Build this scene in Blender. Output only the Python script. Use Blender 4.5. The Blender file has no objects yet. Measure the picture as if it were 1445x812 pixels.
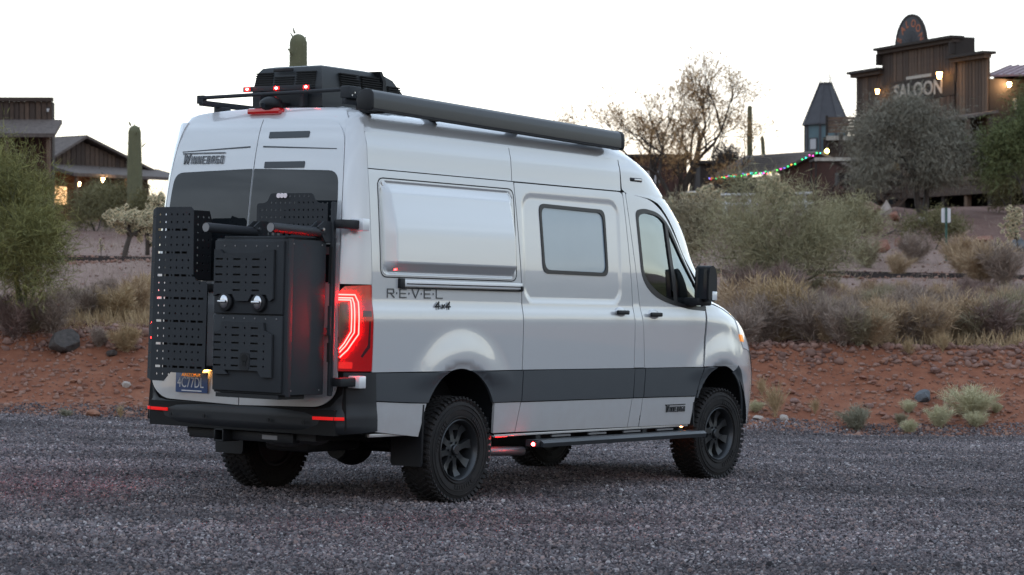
import bpy, bmesh, math, random
import numpy as np
from mathutils import Vector, Matrix
from mathutils.geometry import delaunay_2d_cdt
scene = bpy.context.scene
COL = scene.collection
R = math.radians
rng = np.random.default_rng(7)
random.seed(7)

# ------------------------------------------------------------------ camera
CAM_Z = 1.533
FPX = 3412.0                      # focal length in photo pixels (85 mm lens)
cam_data = bpy.data.cameras.new('camera')
cam = bpy.data.objects.new('camera', cam_data); COL.objects.link(cam)
cam.location = (0, 0, CAM_Z); cam.rotation_euler = (R(90), 0, 0)
cam_data.sensor_width = 36.0; cam_data.lens = FPX / 1445 * 36.0
cam_data.clip_start = 0.1; cam_data.clip_end = 3000
cam_data.dof.use_dof = True; cam_data.dof.focus_distance = 17.6; cam_data.dof.aperture_fstop = 5.0
scene.camera = cam

# ------------------------------------------------------------------ dusk sky and sun
SUN_AZ = R(4.0)                   # just right of the view axis (+Y), behind the bare tree
SUN_EL = R(-1.5)
world = bpy.data.worlds.new('World'); scene.world = world; world.use_nodes = True
wn = world.node_tree.nodes; wl = world.node_tree.links
for n in list(wn): wn.remove(n)
w_out = wn.new('ShaderNodeOutputWorld'); w_bg = wn.new('ShaderNodeBackground')
sky = wn.new('ShaderNodeTexSky'); sky.sky_type = 'NISHITA'; sky.sun_disc = False
sky.sun_elevation = SUN_EL; sky.sun_rotation = SUN_AZ
sky.altitude = 500; sky.air_density = 1.0; sky.dust_density = 1.4; sky.ozone_density = 2.0
w_hsv = wn.new('ShaderNodeHueSaturation'); w_hsv.inputs['Saturation'].default_value = 0.9
wl.new(sky.outputs[0], w_hsv.inputs['Color'])
# thin high cloud streaks, the same over the whole dome
w_tc = wn.new('ShaderNodeTexCoord'); w_map = wn.new('ShaderNodeMapping'); w_map.inputs['Scale'].default_value = (1.2, 1.2, 5.0)
w_no = wn.new('ShaderNodeTexNoise'); w_no.inputs['Scale'].default_value = 2.2; w_no.inputs['Detail'].default_value = 6; w_no.inputs['Roughness'].default_value = 0.55
w_rmp = wn.new('ShaderNodeValToRGB'); w_rmp.color_ramp.elements[0].position = 0.42; w_rmp.color_ramp.elements[0].color = (.84, .905, .93, 1)
w_rmp.color_ramp.elements[1].position = 0.72; w_rmp.color_ramp.elements[1].color = (1.37, 1.46, 1.49, 1)
wl.new(w_tc.outputs['Generated'], w_map.inputs[0]); wl.new(w_map.outputs[0], w_no.inputs['Vector']); wl.new(w_no.outputs[0], w_rmp.inputs[0])
w_mul = wn.new('ShaderNodeMix'); w_mul.data_type = 'RGBA'; w_mul.blend_type = 'MULTIPLY'; w_mul.inputs[0].default_value = 1.0
# thin high haze evens the dome out
w_gam = wn.new('ShaderNodeGamma'); w_gam.inputs[1].default_value = 0.32
w_sc = wn.new('ShaderNodeVectorMath'); w_sc.operation = 'SCALE'; w_sc.inputs['Scale'].default_value = 1.7
wl.new(w_hsv.outputs[0], w_gam.inputs[0]); wl.new(w_gam.outputs[0], w_sc.inputs[0]); wl.new(w_sc.outputs[0], w_mul.inputs[6]); wl.new(w_rmp.outputs[0], w_mul.inputs[7])
wl.new(w_mul.outputs[2], w_bg.inputs[0]); wl.new(w_bg.outputs[0], w_out.inputs[0])
w_bg.inputs[1].default_value = 0.15
sun_d = bpy.data.lights.new('sun', 'SUN'); sun_d.energy = 0.12; sun_d.angle = R(12); sun_d.color = (1, .86, .68)
sun = bpy.data.objects.new('sun', sun_d); COL.objects.link(sun)
sd = Vector((math.sin(SUN_AZ) * math.cos(SUN_EL), math.cos(SUN_AZ) * math.cos(SUN_EL), math.sin(SUN_EL)))
sun.rotation_euler = (-sd).to_track_quat('-Z', 'Y').to_euler()
scene.view_settings.view_transform = 'Standard'; scene.view_settings.look = 'None'
scene.view_settings.gamma = 1.0; scene.view_settings.use_curve_mapping = False
scene.view_settings.exposure = 3.22
scene.render.engine = 'CYCLES'
scene.cycles.max_bounces = 6; scene.cycles.transparent_max_bounces = 12; scene.cycles.use_denoising = True

# ------------------------------------------------------------------ helpers
def at(u, v, d):
    """photo pixel and distance -> world point"""
    return Vector(((u - 722.5) / FPX * d, d, CAM_Z - (v - 406) / FPX * d))

def tag(o, label=None, cat=None, group=None, kind=None):
    if label: o['label'] = label
    if cat: o['category'] = cat
    if group: o['group'] = group
    if kind: o['kind'] = kind
    return o

def empty(name, loc=(0, 0, 0), parent=None):
    o = bpy.data.objects.new(name, None); COL.objects.link(o); o.location = loc
    o.empty_display_size = .1
    if parent is not None: o.parent = parent
    return o

def link(name, me, mat=None, parent=None, loc=None):
    o = bpy.data.objects.new(name, me); COL.objects.link(o)
    if mat is not None and not me.materials: me.materials.append(mat)
    if parent is not None: o.parent = parent
    if loc is not None: o.location = loc
    return o

def np_mesh(name, V, F, smooth=False):
    """V (n,3), F (m,k) arrays -> mesh"""
    V = np.asarray(V, dtype=np.float32); F = np.asarray(F, dtype=np.int32)
    me = bpy.data.meshes.new(name)
    me.vertices.add(len(V)); me.vertices.foreach_set('co', V.ravel())
    k = F.shape[1]; me.loops.add(F.size); me.loops.foreach_set('vertex_index', F.ravel())
    me.polygons.add(len(F)); me.polygons.foreach_set('loop_start', np.arange(0, F.size, k, dtype=np.int32))
    me.polygons.foreach_set('loop_total', np.full(len(F), k, dtype=np.int32))
    me.update(calc_edges=True)
    if smooth: me.polygons.foreach_set('use_smooth', np.ones(len(F), dtype=bool))
    return me

class MB:
    """collects shapes into one mesh"""
    def __init__(s): s.bm = bmesh.new()
    def box(s, x0, x1, y0, y1, z0, z1, M=None):
        r = bmesh.ops.create_cube(s.bm, size=1.0)
        T = Matrix.Translation(((x0 + x1) / 2, (y0 + y1) / 2, (z0 + z1) / 2)) @ Matrix.Diagonal((abs(x1 - x0), abs(y1 - y0), abs(z1 - z0), 1))
        bmesh.ops.transform(s.bm, matrix=(M @ T) if M is not None else T, verts=r['verts']); return s
    def tube(s, p0, p1, r0, r1=None, n=12, caps=True):
        p0, p1 = Vector(p0), Vector(p1); r1 = r0 if r1 is None else r1
        d = p1 - p0
        r = bmesh.ops.create_cone(s.bm, cap_ends=caps, segments=n, radius1=r0, radius2=r1, depth=d.length)
        M = Matrix.Translation((p0 + p1) / 2) @ d.to_track_quat('Z', 'Y').to_matrix().to_4x4()
        bmesh.ops.transform(s.bm, matrix=M, verts=r['verts']); return s
    def path(s, pts, r, n=8):
        for a, b in zip(pts[:-1], pts[1:]): s.tube(a, b, r, n=n)
        for p in pts[1:-1]: s.ball(p, r, n)
        return s
    def ball(s, c, r, n=10, M=None):
        q = bmesh.ops.create_uvsphere(s.bm, u_segments=n, v_segments=max(5, n // 2 + 1), radius=1)
        rr = r if hasattr(r, '__len__') else (r, r, r)
        T = Matrix.Translation(c) @ (M if M is not None else Matrix.Identity(4)) @ Matrix.Diagonal((*rr, 1))
        bmesh.ops.transform(s.bm, matrix=T, verts=q['verts']); return s
    def lathe(s, prof, n=48, M=None, closed=False):
        """prof: (radius, axial) pairs, axis = local Y"""
        bm = s.bm; rings = []
        for i in range(n):
            a = 2 * math.pi * i / n
            rings.append([bm.verts.new(Vector((r * math.cos(a), y, r * math.sin(a)))) for r, y in prof])
        m = len(prof)
        for i in range(n):
            A, B = rings[i], rings[(i + 1) % n]
            for j in range(m if closed else m - 1):
                k = (j + 1) % m
                bm.faces.new((A[j], B[j], B[k], A[k]))
        if M is not None: bmesh.ops.transform(bm, matrix=M, verts=[v for r in rings for v in r])
        return s
    def prism(s, poly, axis, a0, a1, M=None):
        """poly in the two other axes (in x,y,z order), extruded along axis 0/1/2 from a0 to a1"""
        bm = s.bm
        def mk(p, a):
            c = list(p); c.insert(axis, a); return bm.verts.new(c)
        A = [mk(p, a0) for p in poly]; Bv = [mk(p, a1) for p in poly]
        n = len(poly)
        for i in range(n):
            j = (i + 1) % n; bm.faces.new((A[i], A[j], Bv[j], Bv[i]))
        bm.faces.new(A[::-1]); bm.faces.new(Bv)
        if M is not None: bmesh.ops.transform(bm, matrix=M, verts=A + Bv)
        return s
    def mesh(s, name, bevel=0, seg=2, smooth=False, angle=35):
        bm = s.bm
        if bevel:
            es = [e for e in bm.edges if len(e.link_faces) == 2 and e.calc_face_angle(0) > R(30)]
            bmesh.ops.bevel(bm, geom=es, offset=bevel, segments=seg, affect='EDGES', profile=.5, clamp_overlap=True)
        bmesh.ops.recalc_face_normals(bm, faces=bm.faces)
        me = bpy.data.meshes.new(name); bm.to_mesh(me); bm.free()
        if smooth or bevel:
            me.polygons.foreach_set('use_smooth', np.ones(len(me.polygons), dtype=bool))
            me.set_sharp_from_angle(angle=R(angle))
        return me
    def build(s, name, mat, parent=None, bevel=0, seg=2, smooth=False, loc=None, angle=35):
        return link(name, s.mesh(name, bevel, seg, smooth, angle), mat, parent, loc)

def pchip(xs, ys):
    xs = np.array(xs, float); ys = np.array(ys, float); h = np.diff(xs); d = np.diff(ys) / h
    m = np.zeros_like(xs); m[0] = d[0]; m[-1] = d[-1]
    for i in range(1, len(xs) - 1):
        if d[i - 1] * d[i] > 0:
            w1 = 2 * h[i] + h[i - 1]; w2 = h[i] + 2 * h[i - 1]; m[i] = (w1 + w2) / (w1 / d[i - 1] + w2 / d[i])
    def f(x):
        x = np.clip(np.asarray(x, float), xs[0], xs[-1]); i = np.clip(np.searchsorted(xs, x) - 1, 0, len(xs) - 2)
        t = (x - xs[i]) / h[i]
        r = (ys[i] * (2 * t**3 - 3 * t**2 + 1) + h[i] * m[i] * (t**3 - 2 * t**2 + t) + ys[i + 1] * (-2 * t**3 + 3 * t**2) + h[i] * m[i + 1] * (t**3 - t**2))
        return r
    return f

def sstep(a, b, x):
    t = np.clip((np.asarray(x, float) - a) / (b - a), 0, 1); return t * t * (3 - 2 * t)

def rounded(poly, r, n=5):
    """round the corners of a polygon; r a number or one per corner"""
    out = []; N = len(poly)
    for i, p in enumerate(poly):
        p = np.array(p, float); a = np.array(poly[i - 1], float); b = np.array(poly[(i + 1) % N], float)
        rr = r[i] if hasattr(r, '__len__') else r
        la = np.linalg.norm(a - p); lb = np.linalg.norm(b - p); rr = min(rr, la * .49, lb * .49)
        if rr < 1e-4: out.append(tuple(p)); continue
        s = p + (a - p) / la * rr; e = p + (b - p) / lb * rr
        for k in range(n + 1):
            t = k / n; q = (1 - t)**2 * s + 2 * t * (1 - t) * p + t * t * e; out.append(tuple(q))
    return out

def rrect(x0, x1, y0, y1, r, n=5): return rounded([(x0, y0), (x1, y0), (x1, y1), (x0, y1)], r, n)

def inside(P, poly):
    P = np.asarray(P, float); poly = np.asarray(poly, float); x, y = P[:, 0], P[:, 1]
    res = np.zeros(len(P), bool); j = len(poly) - 1
    for i in range(len(poly)):
        xi, yi = poly[i]; xj, yj = poly[j]
        if yi != yj:
            c = ((yi > y) != (yj > y)) & (x < (xj - xi) * (y - yi) / (yj - yi) + xi); res ^= c
        j = i
    return res

def densify(poly, step):
    out = []
    for i, p in enumerate(poly):
        q = poly[(i + 1) % len(poly)]; L = math.dist(p, q); k = max(1, int(math.ceil(L / step)))
        for t in range(k): out.append((p[0] + (q[0] - p[0]) * t / k, p[1] + (q[1] - p[1]) * t / k))
    return out

def patch(name, fn, outline, mat, parent, holes=(), res=.06, thick=.012, out=None, off=0.0, edge=None, back=False, eps=1e-3):
    """Trimmed sheet on the surface fn(A,B)->(n,3): outline and holes in the surface's two parameters.
    Normals are taken from fn, the rim is turned in by `thick`."""
    edge = edge or res
    loops = [densify(outline, edge)] + [densify(h, edge) if len(h) > 8 or True else h for h in holes]
    V2 = []; E2 = []
    for L in loops:
        s = len(V2); V2 += L; E2 += [(s + i, s + (i + 1) % len(L)) for i in range(len(L))]
    O = np.array(outline); lo = O.min(0); hi = O.max(0)
    if (hi - lo).max() > res:
        gx = np.arange(lo[0] + res / 2, hi[0], res); gy = np.arange(lo[1] + res / 2, hi[1], res)
        G = np.array(np.meshgrid(gx, gy)).reshape(2, -1).T
        if len(G):
            ok = inside(G, loops[0])
            for h in loops[1:]: ok &= ~inside(G, h)
            G = G[ok]
            B = np.array(V2)
            if len(G):
                keep = np.ones(len(G), bool)
                for c in range(0, len(G), 2000):
                    d = ((G[c:c + 2000, None, :] - B[None])**2).sum(2).min(1); keep[c:c + 2000] = d > (res * .3)**2
                V2 += [tuple(g) for g in G[keep]]
    vs, es, fs, *_ = delaunay_2d_cdt([Vector(v) for v in V2], E2, [], 0, 1e-7)
    P = np.array([tuple(v) for v in vs]); F = np.array([f for f in fs if len(f) == 3])
    C = P[F].mean(1); ok = inside(C, loops[0])
    for h in loops[1:]: ok &= ~inside(C, h)
    F = F[ok]
    e = eps
    X = fn(P[:, 0], P[:, 1]); N = np.cross(fn(P[:, 0] + e, P[:, 1]) - fn(P[:, 0] - e, P[:, 1]), fn(P[:, 0], P[:, 1] + e) - fn(P[:, 0], P[:, 1] - e))
    N /= np.linalg.norm(N, axis=1)[:, None] + 1e-12
    if out is not None:
        o = out(X) if callable(out) else np.tile(np.array(out, float), (len(X), 1))
        if (N * o).sum() < 0: N = -N; F = F[:, ::-1]
    gn = np.cross(X[F[:, 1]] - X[F[:, 0]], X[F[:, 2]] - X[F[:, 0]])
    flip = (gn * N[F].sum(1)).sum(1) < 0; F[flip] = F[flip][:, ::-1]
    X = X + N * off
    # rim
    cnt = {}
    for f in F:
        for a, b in ((f[0], f[1]), (f[1], f[2]), (f[2], f[0])): cnt[(int(a), int(b))] = 1
    bord = [k for k in cnt if (k[1], k[0]) not in cnt]
    n0 = len(X); verts = [X]; faces = [tuple(int(i) for i in f) for f in F]; ln = [N[F].reshape(-1, 3)]
    if thick:
        bi = sorted({i for k in bord for i in k}); m = {v: i for i, v in enumerate(bi)}
        top = X[bi]; bot = X[bi] - N[bi] * thick
        verts += [top, bot]; nb = len(bi)
        rn = []
        for a, b in bord:
            fa = (n0 + m[b], n0 + m[a], n0 + nb + m[a], n0 + nb + m[b]); faces.append(fa)
            q = np.cross(X[a] - X[b], -N[a]); q /= np.linalg.norm(q) + 1e-12; rn += [q] * 4
        ln.append(np.array(rn).reshape(-1, 3))
        if back:
            s = n0 + 2 * nb; verts.append(X - N * thick)
            faces += [tuple(int(i) + s for i in f[::-1]) for f in F]; ln.append(-N[F[:, ::-1]].reshape(-1, 3))
    me = bpy.data.meshes.new(name); me.from_pydata(np.vstack(verts).tolist(), [], faces)
    me.polygons.foreach_set('use_smooth', np.ones(len(me.polygons), bool))
    me.normals_split_custom_set(np.vstack(ln).tolist())
    return link(name, me, mat, parent)

def text_mesh(name, body, size, M, mat, parent, extrude=.002, sx=1.0, shear=0.0, align='LEFT', space=1.0, bold=0.0):
    cu = bpy.data.curves.new(name, 'FONT'); cu.body = body; cu.size = size; cu.extrude = extrude; cu.shear = shear
    cu.align_x = align; cu.space_character = space; cu.offset = bold; cu.resolution_u = 3
    t = bpy.data.objects.new(name, cu); COL.objects.link(t)
    dg = bpy.context.evaluated_depsgraph_get(); dg.update()
    me = bpy.data.meshes.new_from_object(t.evaluated_get(dg)); bpy.data.objects.remove(t)
    me.transform(M @ Matrix.Diagonal((sx, 1, 1, 1))); me.materials.clear()
    return link(name, me, mat, parent)

def frame(o, ux, uy):
    ux = Vector(ux).normalized(); uy = Vector(uy).normalized(); uz = ux.cross(uy)
    M = Matrix((ux, uy, uz)).transposed().to_4x4(); M.translation = Vector(o); return M

# ------------------------------------------------------------------ materials
def mat(name, col, rough=.6, metal=0, spec=.5, coat=0, emit=None, estr=0, noise=0, nscale=20, bump=0, bscale=60, col2=None, island=0, objrand=0, detail=6, ior=1.5, coord='Object'):
    m = bpy.data.materials.new(name); m.use_nodes = True; nt = m.node_tree; N = nt.nodes; L = nt.links
    b = N['Principled BSDF']; b.inputs['Base Color'].default_value = (*col, 1); b.inputs['Roughness'].default_value = rough
    b.inputs['Metallic'].default_value = metal; b.inputs['Specular IOR Level'].default_value = spec; b.inputs['IOR'].default_value = ior
    if coat: b.inputs['Coat Weight'].default_value = coat; b.inputs['Coat Roughness'].default_value = .03
    if emit: b.inputs['Emission Color'].default_value = (*emit, 1); b.inputs['Emission Strength'].default_value = estr
    tc = N.new('ShaderNodeTexCoord') if (noise or bump) else None
    src = None
    if noise or island or objrand:
        c2 = col2 or tuple(c * .5 for c in col)
        mix = N.new('ShaderNodeMix'); mix.data_type = 'RGBA'; mix.inputs[6].default_value = (*col, 1); mix.inputs[7].default_value = (*c2, 1)
        parts = []
        if noise:
            n = N.new('ShaderNodeTexNoise'); n.inputs['Scale'].default_value = nscale; n.inputs['Detail'].default_value = detail; n.inputs['Roughness'].default_value = .6
            L.new(tc.outputs[coord], n.inputs['Vector'])
            mr = N.new('ShaderNodeMapRange'); mr.inputs[1].default_value = .3; mr.inputs[2].default_value = .7; mr.inputs[4].default_value = noise
            L.new(n.outputs[0], mr.inputs[0]); parts.append(mr.outputs[0])
        if island:
            g = N.new('ShaderNodeNewGeometry'); mu = N.new('ShaderNodeMath'); mu.operation = 'MULTIPLY'; mu.inputs[1].default_value = island
            L.new(g.outputs['Random Per Island'], mu.inputs[0]); parts.append(mu.outputs[0])
        if objrand:
            g = N.new('ShaderNodeObjectInfo'); mu = N.new('ShaderNodeMath'); mu.operation = 'MULTIPLY'; mu.inputs[1].default_value = objrand
            L.new(g.outputs['Random'], mu.inputs[0]); parts.append(mu.outputs[0])
        s = parts[0]
        for p in parts[1:]:
            ad = N.new('ShaderNodeMath'); ad.operation = 'ADD'; ad.use_clamp = True; L.new(s, ad.inputs[0]); L.new(p, ad.inputs[1]); s = ad.outputs[0]
        L.new(s, mix.inputs[0]); L.new(mix.outputs[2], b.inputs['Base Color'])
    if bump:
        n = N.new('ShaderNodeTexNoise'); n.inputs['Scale'].default_value = bscale; n.inputs['Detail'].default_value = 5
        L.new(tc.outputs[coord], n.inputs['Vector'])
        bp = N.new('ShaderNodeBump'); bp.inputs['Strength'].default_value = bump; bp.inputs['Distance'].default_value = .01
        L.new(n.outputs[0], bp.inputs['Height']); L.new(bp.outputs[0], b.inputs['Normal'])
    return m
# ================================================================== CAMPER VAN
M_paint = mat('van_paint', (.49, .505, .52), rough=.24, metal=.12, spec=.5, coat=1.0, noise=.15, nscale=1.5, col2=(.45, .46, .47))
M_paint.node_tree.nodes['Principled BSDF'].inputs['Coat IOR'].default_value = 1.7
# dust film low on the panels
_N = M_paint.node_tree.nodes; _L = M_paint.node_tree.links; _b = _N['Principled BSDF']; _tc = _N.new('ShaderNodeTexCoord'); _sp = _N.new('ShaderNodeSeparateXYZ'); _L.new(_tc.outputs['Object'], _sp.inputs[0])
_nz = _N.new('ShaderNodeTexNoise'); _nz.inputs['Scale'].default_value = 9; _nz.inputs['Detail'].default_value = 8; _nz.inputs['Roughness'].default_value = .7; _L.new(_tc.outputs['Object'], _nz.inputs['Vector'])
_ma = _N.new('ShaderNodeMath'); _ma.operation = 'MULTIPLY_ADD'; _ma.inputs[1].default_value = .45; _L.new(_nz.outputs[0], _ma.inputs[0]); _L.new(_sp.outputs[2], _ma.inputs[2])
_mr = _N.new('ShaderNodeMapRange'); _mr.inputs[1].default_value = .62; _mr.inputs[2].default_value = 1.15; _mr.inputs[3].default_value = .45; _mr.inputs[4].default_value = 0; _L.new(_ma.outputs[0], _mr.inputs[0])
_mx = _N.new('ShaderNodeMix'); _mx.data_type = 'RGBA'; _mx.inputs[7].default_value = (.30, .255, .225, 1); _src = _b.inputs['Base Color'].links[0].from_socket; _L.new(_src, _mx.inputs[6]); _L.new(_mr.outputs[0], _mx.inputs[0]); _L.new(_mx.outputs[2], _b.inputs['Base Color'])
_mc = _N.new('ShaderNodeMath'); _mc.operation = 'SUBTRACT'; _mc.inputs[0].default_value = 1.0; _L.new(_mr.outputs[0], _mc.inputs[1]); _L.new(_mc.outputs[0], _b.inputs['Coat Weight'])
M_clad = mat('grey_cladding', (.044, .051, .059), rough=.5, noise=.3, nscale=3, col2=(.056, .064, .072), bump=.03, bscale=500, spec=.35)
M_plastic = mat('black_plastic', (.009, .010, .012), rough=.55, spec=.3, bump=.05, bscale=400)
M_gap = mat('gap_black', (.004, .004, .004), rough=.9)
M_powder = mat('powder_coat', (.024, .027, .031), rough=.68, spec=.25, bump=.06, bscale=600, noise=.35, nscale=4, col2=(.032, .035, .039))
M_steel = mat('brushed_metal', (.55, .56, .58), rough=.28, metal=1)
M_dullsteel = mat('dull_metal', (.18, .18, .19), rough=.45, metal=.8)
M_rubber = mat('tyre_rubber', (.009, .009, .010), rough=.75, spec=.3, noise=.6, nscale=9, col2=(.026, .022, .020), bump=.1, bscale=90)
M_rim = mat('wheel_rim', (.045, .048, .052), rough=.38, metal=.7)
M_rimdark = mat('wheel_barrel', (.03, .03, .033), rough=.5, metal=.6)
M_glass_r = mat('rear_glass', (.008, .010, .012), rough=.02, spec=.5, ior=1.5)
M_glass_s = mat('side_glass', (.29, .36, .41), rough=.05, spec=.6, ior=1.6, noise=.5, nscale=1.2, col2=(.24, .30, .345))
M_wind = mat('windshield_glass', (.02, .025, .03), rough=.02, spec=.8)
M_rubberseal = mat('window_seal', (.012, .012, .013), rough=.45)
M_redlens = mat('red_lens', (.20, .004, .006), rough=.08, coat=.8, emit=(1, .01, .01), estr=.015)
M_darklens = mat('smoked_lens', (.05, .012, .014), rough=.08, coat=.8)
M_ledred = mat('red_led', (.9, .2, .1), rough=.3, emit=(1, .003, .0028), estr=27)
M_ledspot = mat('red_marker_led', (1, .1, .1), rough=.3, emit=(1, .03, .03), estr=12)
M_reflect = mat('red_reflector', (.5, .008, .008), rough=.2, emit=(1, .015, .015), estr=.05)  # slight emission paints a glow into the bumper reflectors, which are no lamps
M_amber = mat('amber_lens', (.7, .2, .02), rough=.2, emit=(1, .35, .05), estr=.06)
M_plateblue = mat('plate_blue', (.05, .10, .24), rough=.35, noise=.5, nscale=30, col2=(.10, .12, .22))
M_white = mat('white_print', (.7, .72, .74), rough=.5)
M_lettergrey = mat('letter_grey', (.10, .105, .115), rough=.35, metal=.5)
M_head = mat('headlight_lens', (.65, .68, .70), rough=.08, coat=.8)
M_awning = mat('awning_case', (.013, .015, .018), rough=.33, spec=.4)
M_alu = mat('anodised_rail', (.66, .68, .70), rough=.35, metal=.25)
M_seat = mat('seat_fabric', (.02, .02, .022), rough=.9)
# see-through cab glass
M_cabglass = bpy.data.materials.new('cab_glass'); M_cabglass.use_nodes = True
_n = M_cabglass.node_tree.nodes; _l = M_cabglass.node_tree.links
for q in list(_n): _n.remove(q)
_o = _n.new('ShaderNodeOutputMaterial'); _t = _n.new('ShaderNodeBsdfTransparent'); _t.inputs[0].default_value = (.45, .52, .54, 1)
_g = _n.new('ShaderNodeBsdfGlossy'); _g.inputs['Roughness'].default_value = .03; _g.inputs[0].default_value = (.82, .94, 1, 1)
_x = _n.new('ShaderNodeMixShader'); _fr = _n.new('ShaderNodeFresnel'); _fr.inputs[0].default_value = 3.4
_l.new(_fr.outputs[0], _x.inputs[0]); _l.new(_t.outputs[0], _x.inputs[1]); _l.new(_g.outputs[0], _x.inputs[2]); _l.new(_x.outputs[0], _o.inputs[0])

van = empty('camper_van')
VAN_M = Matrix(((.58018, -.81417, .02268, -1.1871), (.81431, .58042, .00488, 17.9564), (-.01714, .01564, .99973, 0), (0, 0, 0, 1)))
van.matrix_world = VAN_M
tag(van, 'pale grey high-roof camper van with rear cargo racks parked on gravel', 'van')

# ---- body surfaces: half width by height, nose by height, superelliptic plan contours
Wf = pchip([.25, .48, .72, .95, 1.29, 1.345, 1.44, 1.5, 1.62, 2.0, 2.3, 2.36, 2.525, 2.565, 2.66, 2.72, 2.755, 2.775, 2.79, 2.80],
           [.95, .965, .978, .986, .991, .988, .972, .970, .967, .942, .915, .908, .892, .880, .862, .828, .775, .69, .50, .02])
XC = pchip([.30, .45, .8, 1.0, 1.2, 1.35, 1.45, 1.5, 1.6, 2.05, 2.43, 2.6, 2.7, 2.76, 2.80], [4.56, 4.63, 4.67, 4.63, 4.5, 4.3, 4.05, 3.82, 3.75, 3.5, 3.02, 2.73, 2.45, 2.2, 1.6])
XR = pchip([.4, .6, 1.0, 1.6, 2.0, 2.3, 2.5, 2.62, 2.70, 2.76], [-1.26, -1.26, -1.25, -1.235, -1.20, -1.165, -1.13, -1.10, -1.065, -1.02])
YE = pchip([.7, 1.0, 1.6, 2.3, 2.6, 2.7, 2.76], [.872, .868, .85, .81, .77, .74, .70])
SIDE_X = -1.03
ARCH_R, ARCH_F, ARAD = (0, .53), (3.69, .51), .435
def xm_(z): return 3.0 - 1.0 * sstep(1.45, 1.9, z) - .4 * sstep(2.5, 2.75, z)
def nm_(z): s = sstep(1.4, 1.9, z); return 4 + 2 * s, 5 - 1.5 * s
def S(x, z):
    x = np.asarray(x, float); z = np.asarray(z, float); n, m = nm_(z); xm = xm_(z)
    b = np.clip((x - xm) / (XC(z) - xm), 0, .99999)
    y = Wf(z) * (1 - b**n)**(1 / m)
    for cx, cz in (ARCH_R, ARCH_F):
        d = np.hypot(x - cx, z - cz)
        y = y + (.024 * sstep(.76, .50, d) - .03 * sstep(.495, .43, d)) * sstep(.80, .95, z)
    # pressed field of the sliding door
    qx = np.abs(x - 1.45) - .66 + .12; qz = np.abs(z - 1.86) - .40 + .12
    sdf = np.hypot(np.maximum(qx, 0), np.maximum(qz, 0)) + np.minimum(np.maximum(qx, qz), 0) - .12
    return y - .007 * sstep(.022, -.028, sdf)
def side_fn(sg=-1, off=0.0):
    return lambda x, z: np.stack([x, sg * (S(x, z) + off), z], -1)
def corner_fn(sg=-1, off=0.0):
    def f(t, z):
        a = t * math.pi / 2; ye = YE(z); w = Wf(z) + off; xr = XR(z) - off
        sx = .55 * np.sin(a) + .45 * t; cy = .55 * np.cos(a) + .45 * (1 - t)
        return np.stack([SIDE_X + (xr - SIDE_X) * sx, sg * (ye + (w - ye) * cy), z], -1)
    return f
def rear_fn(off=0.0):
    return lambda y, z: np.stack([XR(z) - .02 * (1 - np.clip(np.abs(y) / YE(z), 0, 1)**2) - off, y, z], -1)
def roof_fn(off=0.0):
    def f(x, y):
        x = np.asarray(x, float); y = np.asarray(y, float)
        lo = np.full(x.shape, 2.45); hi = np.full(x.shape, 2.80)
        for _ in range(34):
            mid = (lo + hi) / 2; ok = S(x, mid) >= np.abs(y); lo = np.where(ok, mid, lo); hi = np.where(ok, hi, mid)
        return np.stack([x, y, lo + off - .075 * np.clip((-.97 - x) / .07, 0, 2)**2], -1)
    return f
XS = pchip([.3, .47, .89, 1.465, 1.9, 2.2, 2.30, 2.35, 2.62], [3.2, 3.21, 3.335, 3.42, 3.09, 2.84, 2.66, 2.185, 2.17])
_s = np.linspace(0, 1, 260); _s = _s**3 * (10 - 15 * _s + 6 * _s * _s)
def _contour(z):
    """(n,260) x and y along the plan contour from the door edge to the centre line, and normalised arc length"""
    z = np.asarray(z, float)[:, None]; n, m = nm_(z); xm = xm_(z); xc = XC(z)
    bs = np.clip((XS(z) - xm) / (xc - xm), 0, .999); t0 = np.arcsin(bs**(n / 2)); t = t0 + (np.pi / 2 - t0) * _s[None]
    x = xm + (xc - xm) * np.sin(t)**(2 / n); y = Wf(z) * np.clip(np.cos(t), 0, 1)**(2 / m)
    y = np.where(y > .5, S(x, np.broadcast_to(z, x.shape)), y); y[:, -1] = 0
    L = np.concatenate([np.zeros((len(x), 1)), np.cumsum(np.hypot(np.diff(x, axis=1), np.diff(y, axis=1)), 1)], 1)
    return x, y, L / L[:, -1:]
def cap_fn(off=0.0):
    def f(k, z):
        k = np.asarray(k, float); x, y, L = _contour(z); q = 1 - np.clip(np.abs(k), 0, 1)
        X = np.array([np.interp(a, l, b) for a, l, b in zip(q, L, x)]); Y = np.array([np.interp(a, l, b) for a, l, b in zip(q, L, y)])
        return np.stack([X, np.sign(k) * Y, z], -1)
    return f
def kx(x, z, sg=-1):
    a, b, L = _contour([z]); return sg * float(1 - np.interp(x, a[0], L[0]))
def capnorm(X): return np.stack([X[:, 0] - 2.6, X[:, 1] * 1.2, X[:, 2] - 1.2], -1)

def arc(c, r, a0, a1, n=18): return [(c[0] + r * math.cos(R(a0 + (a1 - a0) * i / n)), c[1] + r * math.sin(R(a0 + (a1 - a0) * i / n))) for i in range(n + 1)]
def adeg(z, c, r=ARAD): return math.degrees(math.asin((z - c[1]) / r))

OUT_R, OUT_L = (0, -1, 0), (0, 1, 0)
ar = adeg(.95, ARCH_R)
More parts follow.
